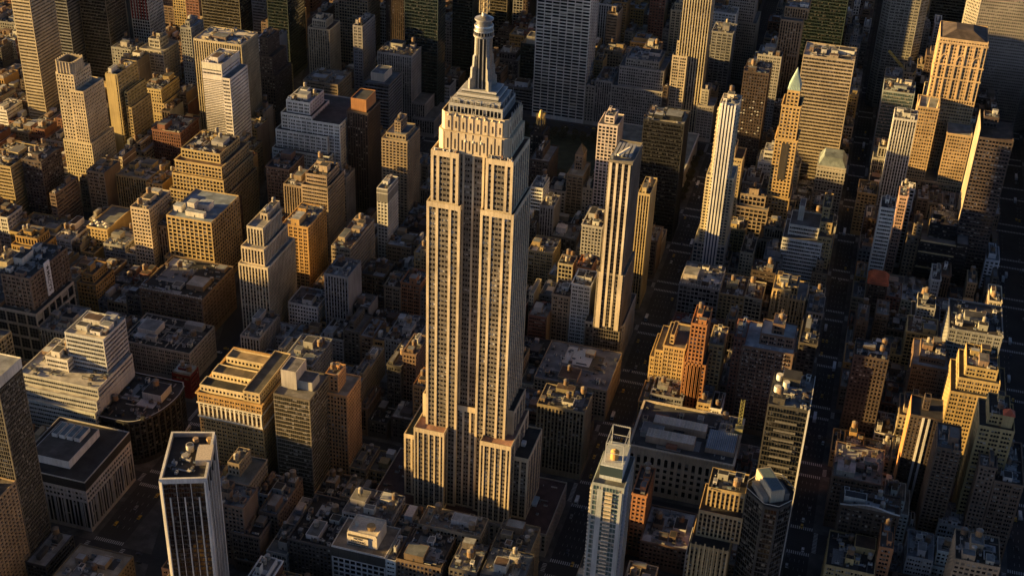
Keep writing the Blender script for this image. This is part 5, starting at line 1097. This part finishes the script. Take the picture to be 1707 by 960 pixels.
special('curved', cp, 40, (1.8,3.8,.1,.14,.15,.05,1.0), (.03,.03,.03), (.04,.038,.036), 'black store block with rounded corner and white roof rim on the square', gcol=(.004,.004,.004), bcol=(.03,.03,.03),
        extra=lambda W,G,R,root,r: [W.poly([(*a,40.3),(*b,40.3),(*c,40.3),(*d,40.3)],(.42,.41,.38)) for o in [inset(cp,.9)] for a,b,c,d in [(cp[i],cp[(i+1)%len(cp)],o[(i+1)%len(cp)],o[i]) for i in range(len(cp))]])
bp = [(-209.1,-240.6),(-184.9,-231.4),(-199.9,-190.7),(-223.8,-198.7)]
def ex_1250(W, G, R, root, r):
    for i in range(4):
        a, b = Vector(bp[i]), Vector(bp[(i+1)%4]); u = (b-a).normalized(); L = (b-a).length; n = Vector((u.y,-u.x))
        k = 7 if L < 35 else 10
        X = MB(); X.off = tuple(root.location)
        for j in range(k):
            p = a+u*(.5+(L-1)*j/(k-1)); wd = .8 if j in (0,k-1) else .45 if j % 2 else .22
            top = 146 if j % 2 == 0 or j in (0,k-1) else 134
            X.bar((p.x+n.x*.3,p.y+n.y*.3,2),(p.x+n.x*.3,p.y+n.y*.3,top),wd*1.4,(.55,.53,.49))
        obj('mullion', X, [MW], root)
    W.prism(inset(bp,-.5), 144.5, 148, (.62,.60,.56), top=False)
    o, q = inset(bp,-.5), inset(bp,.9)
    for i in range(4): W.poly([(*o[i],148),(*o[(i+1)%4],148),(*q[(i+1)%4],148),(*q[i],148)],(.62,.60,.56)); W.poly([(*q[i],148),(*q[(i+1)%4],148),(*q[(i+1)%4],144),(*q[i],144)],(.40,.38,.35))
    X = MB(); X.off = tuple(root.location)
    X.prism(rotpoly(rect(-200,-191,-219,-204),math.radians(20),(-196,-212)),144,149,(.55,.47,.36)); X.cyl(-207,-208,145,149.5,2.4,2.4,(.45,.42,.36),0,16); X.cyl(-206,-216,145,148,2.2,2.2,(.3,.28,.25),0,16)
    X.cyl(-207,-208,149.5,149.6,1.8,1.8,(.05,.05,.05),0,16); X.cyl(-200,-197,144,148,1.8,1.7,(.45,.3,.14),0,12); X.cyl(-208,-199,144,147.5,1.8,1.7,(.35,.25,.16),0,12)
    for i in range(26): unit(X, r, r.uniform(-212,-197), r.uniform(-231,-205), 145)
    o = obj('rooftop_plant', X, [MP], root); o['kind'] = 'stuff'
special('black_white', bp, 146, (1.5,3.6,.12,.2,.25,.08,1.0), (.045,.042,.04), (.05,.045,.04), 'black glass tower with white vertical mullions and framed roof at lower left', extra=ex_1250, gcol=(.004,.004,.004), fur=False)
special('left_tower', rect(-371,-343,-198.5,-173), 158, (1.6,3.4,.2,.2,.3,.05,1.0), (.13,.115,.09), (.2,.2,.2), 'dark mottled apartment tower with white framed roof at the left edge',
        extra=lambda W,G,R,root,r: [W.prism(rect(-371.3,-342.7,-198.8,-172.7),152,159.5,(.60,.57,.50),top=False), R.poly([(-371,-198.5,158.6),(-343,-198.5,158.6),(-343,-173,158.6),(-371,-173,158.6)],(.25,.26,.27))], fur=False)
special('left_brick', rect(-392,-343,-232,-199.2), 80, (3.6,3.1,.42,.40,.6,-.25,1.0), (.36,.26,.16), (.12,.1,.08), 'golden brick balcony block in the bottom left corner')
special('low_left', rect(-342.4,-326.8,-206,-172), 16, (2.2,3.4,.1,.3,.4,-.1,1.0), (.07,.075,.08), (.30,.29,.27), 'low dark glass block with pale roof beside the golden balcony block')
special('tan_left', rect(-312,-272,-232,-186), 24, (3,3.7,.5,.5,.35,.06,1.0), (.22,.18,.13), (.30,.26,.20), 'low tan roofed block with orange tanks at the bottom edge')
# public library and its park
special('library', rect(-112,-22,492,622), 24, (6,16,.45,.3,.9,.1,1.0), (.50,.48,.43), (.16,.18,.17), 'low pale marble library behind the black slab', corn=.8, fur=False)

# tall neighbours just beyond the left edge of the picture; their shade lies over the square
WEST = [(-569,-520,-152,-96,66),(-640,-602,-240,-165,122),(-560,-505,-232,-178,84),(-815,-740,-70,-22,150),(-645,-602,18,74,110),(-700,-655,-70,-20,95),(-569,-470,-73,-18,58),(-500,-440,-150,-96,44)]
for w_ in WEST: BUILT.append((*w_, 'west'))
# ------------------------------------------------------------------ filler lots along every block front
def proj(x, y, z):
    d = Vector((x,y,z))-Vector(CAM['loc']); q = d.dot(fw); return (853.5+CAM['f']*d.dot(r2)/q, 480-CAM['f']*d.dot(u2)/q, q)
rng = random.Random(42); LOTS = []
def zone_h(x, s, r):
    if s == 33 and -300 < x < -140: return r.uniform(10,18)
    if s == 33 and x < -330: return r.uniform(15,30)
    if x > 160:
        if s <= 33: return r.uniform(15,36)
        if s <= 38: return r.choice([r.uniform(13,20), r.uniform(14,24), r.uniform(24,40)])
        if s <= 41: return r.uniform(25,55)
        return r.uniform(40,90)
    if x > 0:
        if s <= 34: return r.uniform(18,32)
        if s <= 36: return r.uniform(18,38)
        if s <= 41: return r.uniform(24,52)
        return r.uniform(35,85)
    if x > -300:
        if s <= 32: return r.uniform(18,42)
        if s == 34: return r.uniform(16,34)
        if s <= 38: return r.uniform(20,42)
        if s <= 41: return r.uniform(26,50)
        return r.uniform(50,120) if s > 43 else r.uniform(35,75)
    if x > -600:
        if s >= 40 and s <= 42 and x > -470: return r.uniform(14,30)
        if s == 34: return r.uniform(24,36)
        if s <= 36: return r.uniform(22,42)
        if s <= 40: return r.uniform(32,60)
        return r.uniform(35,90)
    if s <= 33: return r.uniform(14,32)
    if 38 <= s <= 42 and x < -615: return r.uniform(12,30)
    if s <= 37: return r.uniform(22,46)
    return r.uniform(24,62)
for s_ in range(25, 51):
    for (ax0, ax1) in AVE:
        for half in (0, 1):
            yb = SY[s_]+hw(s_); ye = SY[s_+1]-hw(s_+1); mid = (yb+ye)/2; y0, y1 = (yb, mid-.4) if half == 0 else (mid+.4, ye)
            if s_ in (40,41) and ax0 < -100 and ax1 > -100: continue          # park
            if s_ in (31,) and False: continue
            occ = sorted((b[0]-.25, b[1]+.25) for b in BUILT if b[2] < y1-3 and b[3] > y0+3 and b[1] > ax0 and b[0] < ax1)
            bx0, bx1 = min(bway(y0),bway(y1))-13, max(bway(y0),bway(y1))+13; occ.append((bx0, bx1)); occ.sort()
            x = ax0; free = []
            for (a, b) in occ:
                if a > x: free.append((x, min(a, ax1)))
                x = max(x, b)
                if x >= ax1: break
            if x < ax1: free.append((x, ax1))
            for (a, b) in free:
                while b-a > 5:
                    wd = rng.choice([rng.uniform(7,12), rng.uniform(9,16), rng.uniform(13,22), rng.uniform(18,30)])
                    if b-a-wd < 7: wd = b-a
                    if wd > 40: wd = wd/2
                    hgt = zone_h((a+wd/2), s_, rng); dep = (y1-y0)*(1 if rng.random() < .6 else rng.uniform(.72,.95))
                    yy0, yy1 = (y0, y0+dep) if half == 0 else (y1-dep, y1)
                    LOTS.append((a+.1, a+wd-.1, yy0, yy1, hgt)); a += wd
# what the camera can see of each lot: a coarse painter's id buffer
GWI, GHI = 427, 240; idb = np.full((GHI, GWI), -1, np.int32)
def hull(pts):
    pts = sorted(set(pts)); 
    def half(ps):
        h_ = []
        for p in ps:
            while len(h_) > 1 and (h_[-1][0]-h_[-2][0])*(p[1]-h_[-2][1])-(h_[-1][1]-h_[-2][1])*(p[0]-h_[-2][0]) <= 0: h_.pop()
            h_.append(p)
        return h_[:-1]
    return half(pts)+half(pts[::-1])
allb = [(i, L) for i, L in enumerate(LOTS)] + [(-2-i, b[:5]) for i, b in enumerate(BUILT)]
items = []
for i, (x0,x1,y0,y1,H) in allb:
    P8 = [proj(x,y,z) for x in (x0,x1) for y in (y0,y1) for z in (0,H)]
    if min(p[2] for p in P8) < 50: continue
    u0, u1, v0, v1 = min(p[0] for p in P8), max(p[0] for p in P8), min(p[1] for p in P8), max(p[1] for p in P8)
    if u1 < 0 or u0 > 1707 or v1 < 0 or v0 > 958: continue
    items.append((P8[0][2]+P8[-1][2], i, [(p[0]/4, p[1]/4) for p in P8]))
items.sort(key=lambda t: -t[0])
yy, xx = np.mgrid[0:GHI, 0:GWI]
for _, i, P8 in items:
    hl = hull(P8); us = [p[0] for p in hl]; vs = [p[1] for p in hl]
    a, b, c, d = max(0,int(min(us))), min(GWI,int(max(us))+2), max(0,int(min(vs))), min(GHI,int(max(vs))+2)
    if a >= b or c >= d: continue
    X_, Y_ = xx[c:d,a:b]+.5, yy[c:d,a:b]+.5; m_ = np.ones(X_.shape, bool)
    for k in range(len(hl)):
        p, q = hl[k], hl[(k+1)%len(hl)]; m_ &= (q[0]-p[0])*(Y_-p[1])-(q[1]-p[1])*(X_-p[0]) >= 0
    idb[c:d,a:b][m_] = i
cnt = np.bincount(idb[idb >= 0].ravel(), minlength=len(LOTS))
order = [int(i) for i in np.argsort(-cnt) if cnt[i] >= 5][:165]; single = set(order)
FILLC = ['tan','tan','brown','brown','stone','gold','grey','dkbrown','red','dk','cream','white','ochre','brown']
CN = dict(tan='tan', brown='brown', stone='grey stone', gold='golden', grey='grey', dkbrown='dark brown', red='dull red', dk='dark', cream='cream', white='pale', ochre='ochre')
def short(lb):
    for w_ in (' with ',' beside ',' standing ',' left ',' right ',' at ',' on ',' behind ',' joined ',' whose ',' facing ',' tucked ',' narrowing ',' running ',' peeking ',' leaving ',' stepping ',' cut ',' before ',' beyond ',' dotted ',' filling ',' between ',' over ',' in ',' of ',' topped ',' lit ',' leaning ',' hung '):
        lb = lb.split(w_)[0]
    return lb
def scr(b): u, v, _ = proj((b[0]+b[1])/2, (b[2]+b[3])/2, b[4]); return u, v
HS = []
for b in BUILT:
    if b[5] == 'west': continue
    lb = 'tallest tower' if b[5] == 'esb' else short(HB[b[5]]['label'])
    u, v = scr(b)
    if 10 < u < 1697 and 10 < v < 950: HS.append((u, v, lb))
stuffB = MB(); LAB = {}
cols_ = {}
for i, L in enumerate(LOTS):
    r = random.Random(i*7+3); x0,x1,y0,y1,H = L; cn = r.choice(FILLC); col = jit(C[cn], r, .15)
    S_ = list(ST[r.choice(['P','P','P','P','V','B','G'])]); S_[0] *= r.uniform(.9,1.25); S_[3] = min(.6, S_[3]*r.uniform(.9,1.15)); S_[1] *= r.uniform(.95,1.1)
    blank = [c for c in 'ew' if r.random() < .55]; rc = jit(r.choice(ROOFC), r, .25); corn = .45 if r.random() < .4 else 0
    grp = (r.choice([2,2,3]), r.uniform(1.0,1.7), r.uniform(1.15,1.5), r.uniform(.3,.55)) if r.random() < .5 else None
    crs = [c_ for c_ in (8.3, H-r.choice([5.2,8.8])) if 6 < c_ < H-3] if r.random() < .6 else ()
    pl = rect(x0,x1,y0,y1)
    tier = H > 26 and x1-x0 > 12 and r.random() < .6
    bc = jit(r.choice([col, C['brown'], C['tan'], C['red'], C['grey']]), r, .15)
    if i in single:
        W, G, R = MB(), MB(), RoofSet(); root = thing('building', 'x', 'building', ((x0+x1)/2,(y0+y1)/2,0), 'infill buildings along the street blocks'); cols_[i] = (root, CN[cn], L, H)
        volume(W, G, R, pl, 0, H, S_, col, rc, blank=blank, cornice=corn, bcol=bc, grp=grp, courses=crs); top = (x0,x1,y0,y1); zt = H
        if tier:
            t_ = (x0+r.uniform(2,5),x1-r.uniform(2,6),y0+r.uniform(3,6),y1-r.uniform(2,4)); zt = H+r.choice([4,7.5,11]); volume(W, G, R, rect(*t_), H-1.1, zt, S_, col, jit(rc,r,.2), blank=blank); top = t_
        finish(root, W, G, R); furnish(root, top, zt-1.1, r, col, 1.2)
    else:
        px = proj((x0+x1)/2,(y0+y1)/2,H)
        near = -120 < px[0] < 1827 and -120 < px[1] < 1080
        if not near and not (-1450 < x0 and y0 > -600 and y0 < 700): continue
        if near:
            W, G, R = MB(), MB(), RoofSet(); volume(W, G, R, pl, 0, H, S_, col, rc, blank=blank, bcol=bc, grp=grp)
            for b_, mi in [(W,0),(G,1)]+[(q_,2) for q_ in R.items]: stuffB.v += b_.v; stuffB.n += b_.n; stuffB.c += b_.c; stuffB.uv += b_.uv; stuffB.m += [mi]*len(b_.n)
            furnish(None, (x0,x1,y0,y1), H-1.1, r, col, 1.0, None, stuffB)
        else: stuffB.box(x0,x1,y0,y1,0,H,col,0)
for k_, (x0,x1,y0,y1,H) in enumerate(WEST):
    r = random.Random(k_); W, G, R = MB(), MB(), RoofSet(); volume(W, G, R, rect(x0,x1,y0,y1), 0, H, ST[r.choice('PVG')], jit(C[r.choice(['tan','stone','brown'])], r, .1), (.1,.1,.1))
    for b_, mi in [(W,0),(G,1)]+[(q_,2) for q_ in R.items]: stuffB.v += b_.v; stuffB.n += b_.n; stuffB.c += b_.c; stuffB.uv += b_.uv; stuffB.m += [mi]*len(b_.n)
o = obj('small_buildings', stuffB, MATS); o['kind'] = 'stuff'; o['label'] = 'mass of small and half hidden buildings filling the blocks'; o['category'] = 'buildings'
# labels for the infill, each by its look and its two nearest landmarks
seen = set()
for i, (root, cn, L, H) in cols_.items():
    u, v = scr((*L[:4], H)); hs = sorted(HS, key=lambda t: (t[0]-u)**2+(t[1]-v)**2)
    size = 'small' if (L[1]-L[0]) < 14 else 'broad' if (L[1]-L[0]) > 24 else ''
    tall = 'low' if H < 24 else 'mid rise' if H < 42 else 'tall'
    done = False
    for a in range(0, 6):
        t = hs[a]; du, dv = t[0]-u, t[1]-v
        rel = ('just left of' if du > 0 else 'just right of') if abs(du) > abs(dv)*1.2 else ('in front of' if dv < 0 else 'behind')
        for b in range(a+1, 7):
            for form in (f'{size} {tall} {cn} building {rel} the {t[2]}', f'{tall} {cn} building {rel} {t[2]}, near {hs[b][2]}'):
                lb = ' '.join(form.split())
                if lb not in seen and 4 <= len(lb.split()) <= 16: seen.add(lb); root['label'] = lb; done = True; break
            if done: break
        if done: break
    if not done: root['label'] = ' '.join(f'{size} {tall} {cn} building among the crowded blocks'.split())

# ------------------------------------------------------------------ cranes
def lattice(b, a, c, w, col, n):
    a, c = Vector(a), Vector(c); d = (c-a); u = d.normalized(); h_ = Vector((0,0,1)) if abs(u.z) < .9 else Vector((1,0,0)); x = u.cross(h_).normalized()*w/2; y = u.cross(x).normalized()*w/2
    cs = [x+y, x-y, -x-y, -x+y]
    for q in cs: b.bar(a+q, c+q, .28, col)
    for k in range(n):
        p, p2 = a+d*k/n, a+d*(k+1)/n
        for q in range(4): b.bar(p+cs[q], p2+cs[(q+1)%4], .18, col)
t = thing('construction_crane', 'yellow luffing crane over the building site on the far avenue', 'crane', (197,735,0)); b = MB(); b.off = (197,735,0)
YC = (.62,.42,.06)
lattice(b, (197,735,0), (197,735,78), 2.2, YC, 24); o = obj('mast', b, [MP], t)
b = MB(); b.off = (197,735,0); b.box(194.5,199.5,731,740,78,81,(.30,.28,.25)); lattice(b, (195,737,82), (168,772,95), 1.8, YC, 16); b.bar((197,735,81),(200,732,90),.5,YC); b.bar((200,732,90),(178,759,91),.15,(.1,.1,.1)); obj('jib', b, [MP], t)
t = thing('hoist_mast', 'greenish steel hoist mast rising behind the arched stone store', 'hoist', (98,56,0)); b = MB(); b.off = (98,56,0)
lattice(b, (98,56,0), (98,56,72), 2.6, (.36,.34,.14), 22); b.box(95,101,53,59,40,48,(.30,.28,.14)); obj('mast', b, [MP], t)
# billboard in the low block west of the tallest tower
t = thing('billboard', 'pink red billboard on the low shop block', 'billboard', (-190,-28,0)); b = MB(); b.off = (-190,-28,0)
b.box(-194,-187,-28.4,-28,16,22,(.55,.20,.18)); b.box(-193,-188,-28.5,-28.41,18.5,20.5,(.70,.60,.56)); obj('panel', b, [MP], t)
b = MB(); b.off = (-190,-28,0)
for x in (-193,-188): b.box(x-.2,x+.2,-28.0,-27.6,0,22,(.1,.1,.1))
obj('post', b, [MP], t)

# ------------------------------------------------------------------ traffic
def car_mesh(col, L=4.6, Wd=1.85, roof=None):
    b = MB(); rf = roof or col
    pr = [(-L/2,.35),(-L/2,.85),(-L*.36,.98),(-L*.24,1.42),(L*.16,1.45),(L*.30,1.0),(L/2,.82),(L/2,.35)]
    for sg in (-1,1):
        pts = [(sg*Wd/2*(1 if z < 1.05 else .84), y, z) for y, z in pr]; b.poly(pts if sg > 0 else pts[::-1], col)
    for k in range(7):
        (y0,z0),(y1,z1) = pr[k], pr[k+1]; w0 = Wd/2*(1 if z0 < 1.05 else .84); w1 = Wd/2*(1 if z1 < 1.05 else .84)
        c = (.02,.022,.025) if k in (2,4) else (rf if k == 3 else col)
        b.poly([(-w0,y0,z0),(-w1,y1,z1),(w1,y1,z1),(w0,y0,z0)][::-1], c)
    for sx in (-1,1):
        for sy in (-1,1):
            cx, cy = sx*Wd*.46, sy*L*.31
            for i in range(8):
                a0, a1 = i*math.pi/4, (i+1)*math.pi/4; b.poly([(cx-.1,cy+.33*math.cos(a0),.33+.33*math.sin(a0)),(cx-.1,cy+.33*math.cos(a1),.33+.33*math.sin(a1)),(cx+.12,cy+.33*math.cos(a1),.33+.33*math.sin(a1)),(cx+.12,cy+.33*math.cos(a0),.33+.33*math.sin(a0))],(.02,.02,.02))
    return b.mesh('car', [MP])
def bus_mesh(col, top, L=12, Wd=2.6, H=3.1):
    b = MB(); b.box(-Wd/2,Wd/2,-L/2,L/2,.4,H,col); b.box(-Wd/2+.15,Wd/2-.15,-L/2+.3,L/2-.3,H,H+.12,top); b.box(-.7,.7,-L*.3,-L*.1,H+.12,H+.4,mul(top,.9))
    for sg in (-1,1): b.box(sg*Wd/2-.03,sg*Wd/2+.03,-L/2+.6,L/2-.6,1.5,2.5,(.02,.022,.025))
    b.box(-Wd/2+.2,Wd/2-.2,L/2-.02,L/2+.03,1.3,2.6,(.02,.022,.025))
    for sx in (-1,1):
        for sy in (-.32,.32): b.box(sx*Wd/2-.15,sx*Wd/2+.05,sy*L-.5,sy*L+.5,0,1,(.02,.02,.02))
    return b.mesh('bus', [MP])
CARS = [('yellow taxi',car_mesh((.60,.36,.03))),('black car',car_mesh((.02,.02,.022))),('white car',car_mesh((.62,.62,.60))),('grey car',car_mesh((.22,.22,.23))),('yellow taxi',car_mesh((.60,.36,.03))),('dark blue car',car_mesh((.03,.04,.07)))]
BUS = bus_mesh((.55,.57,.60),(.75,.76,.76)); TRUCK = bus_mesh((.60,.58,.54),(.66,.64,.60),8,2.5,3.4)
AV = ((0,(-8,-4.9,-1.6,1.6,4.9,8),'the avenue right of the tallest tower',-1),(155.5,(-6.3,-3.2,0,3.2,6.3),'the avenue right of the arched stone store',1),(-311,(-8,-4.4,0,4.4,8),'the avenue beside the black rounded store',1),(317,(-14,-10,-7,7,10,14),'the wide avenue at the right edge',1),(-585,(-7,-3,3,7),'the far left avenue',-1))
r = random.Random(11); ncar = 0
for ax, lanes, nm, dr in AV:
    for lx in lanes:
        y = -240+r.uniform(0,20)
        while y < 760:
            u, v, q = proj(ax+lx, y, 0)
            if -10 < u < 1717 and -10 < v < 968:
                if r.random() < .15 and not any(abs(y-SY[k]) < 6 for k in range(31,46)):
                    big = r.random() < .12
                    kind, me = (('white roofed bus',BUS) if r.random() < .55 else ('white box truck',TRUCK)) if big else r.choice(CARS)
                    o = bpy.data.objects.new('bus' if 'bus' in kind else 'truck' if 'truck' in kind else 'car', me); COL.objects.link(o); o.location = (ax+lx+r.uniform(-.3,.3), y, .01)
                    o.rotation_euler.z = 0 if dr > 0 else math.pi
                    o['label'] = f'{kind} driving on {nm}'; o['category'] = 'bus' if 'bus' in kind else 'truck' if 'truck' in kind else 'car'; o['group'] = (f'{kind}es' if 'bus' in kind and 'blue' not in kind else f'{kind}s')+f' on {nm}'; ncar += 1
                    y += 9 if big else 0
            y += r.uniform(6.5,16)
r = random.Random(12)
for s_ in range(32, 43):
    for lane in (-5.6, -1.5, 2.0, 5.6):
        x = -420+r.uniform(0,15)
        while x < 300:
            u, v, q = proj(x, SY[s_]+lane, 0)
            if -10 < u < 1717 and -10 < v < 968 and idb[min(239,max(0,int(v/4))), min(426,max(0,int(u/4)))] == -1 and not any(abs(x-a[0]) < 18 for a in AV):
                if r.random() < .2:
                    kind, me = r.choice(CARS); o = bpy.data.objects.new('car', me); COL.objects.link(o); o.location = (x, SY[s_]+lane, .01); o.rotation_euler.z = math.pi/2
                    o['label'] = f'{kind} on a cross street between the blocks'; o['category'] = 'car'; o['group'] = f'{kind}s on the cross streets'
            x += r.uniform(6,12)

# ------------------------------------------------------------------ trees of the park
def tree_meshes(seed):
    r = random.Random(seed); t = MB(); t.cyl(0,0,0,5,.32,.2,(.06,.045,.03),0,7,False)
    for k in range(5):
        a = k*1.26+r.random(); t.bar((0,0,4+k*.4),(math.cos(a)*2.4,math.sin(a)*2.4,7.5+r.random()*2),.18,(.06,.045,.03))
    c = MB()
    for k in range(420):
        while True:
            x, y, z = r.uniform(-1,1), r.uniform(-1,1), r.uniform(-1,1)
            if .25 < x*x+y*y+z*z < 1: break
        lump = 1+.25*math.sin(3*x+seed)*math.cos(4*y); x, y, z = x*4.3*lump, y*4.3*lump, 8+z*3.4*lump
        s = r.uniform(.35,.75); n = Vector((r.uniform(-1,1),r.uniform(-1,1),r.uniform(.1,1))).normalized(); p = n.orthogonal().normalized(); q = n.cross(p)
        k_ = r.uniform(.6,1.4); P0 = Vector((x,y,z)); c.poly([tuple(P0+p*s), tuple(P0+q*s*.6), tuple(P0-p*s), tuple(P0-q*s*.6)], (.055*k_,.05*k_,.02*k_))
    return t.mesh('trunk',[MP]), c.mesh('crown',[ML])
TM = [tree_meshes(i) for i in range(3)]; r = random.Random(3); pts = []
for row in range(4):
    for i in range(15): pts.append((-288+i*11.5, 496+row*9 if row < 2 else 600+(row-2)*11))
for i in range(8): pts.append((-17+r.uniform(-2,2), 495+i*16))
for i, (x, y) in enumerate(pts):
    if abs(x-bway(y)) < 12: continue
    t = thing('tree', 'dark leafy park tree in the rows by the white gridded skyscraper' if x < -30 else 'dark leafy street tree before the marble library', 'tree', (x+r.uniform(-1.5,1.5),y+r.uniform(-1.5,1.5),.1), 'park trees' if x < -30 else 'library street trees')
    k = TM[i % 3]; s = r.uniform(.85,1.25); t.scale = (s,s,s); t.rotation_euler.z = r.uniform(0,6)
    obj('trunk', k[0], None, t); obj('crown', k[1], None, t)
b = MB(); b.poly([(-290,490,.16),(-118,490,.16),(-118,622,.16),(-290,622,.16)], (.055,.06,.03)); structure(obj('park_lawn', b, [MR]))

# ------------------------------------------------------------------ the evening air
b = MB(); b.box(-2700,2700,-1800,2700,-1,660,(1,1,1),0,True); hz = obj('haze', b, []); hz['kind'] = 'stuff'
hm = bpy.data.materials.new('haze'); hm.use_nodes = True; ht = hm.node_tree; ht.nodes.clear(); ho = ht.nodes.new('ShaderNodeOutputMaterial'); hv = ht.nodes.new('ShaderNodeVolumePrincipled')
hv.inputs['Color'].default_value = (.70,.86,.95,1); hv.inputs['Density'].default_value = 0.0000012; hv.inputs['Anisotropy'].default_value = .2
ht.links.new(hv.outputs[0], ho.inputs['Volume']); hz.data.materials.append(hm)
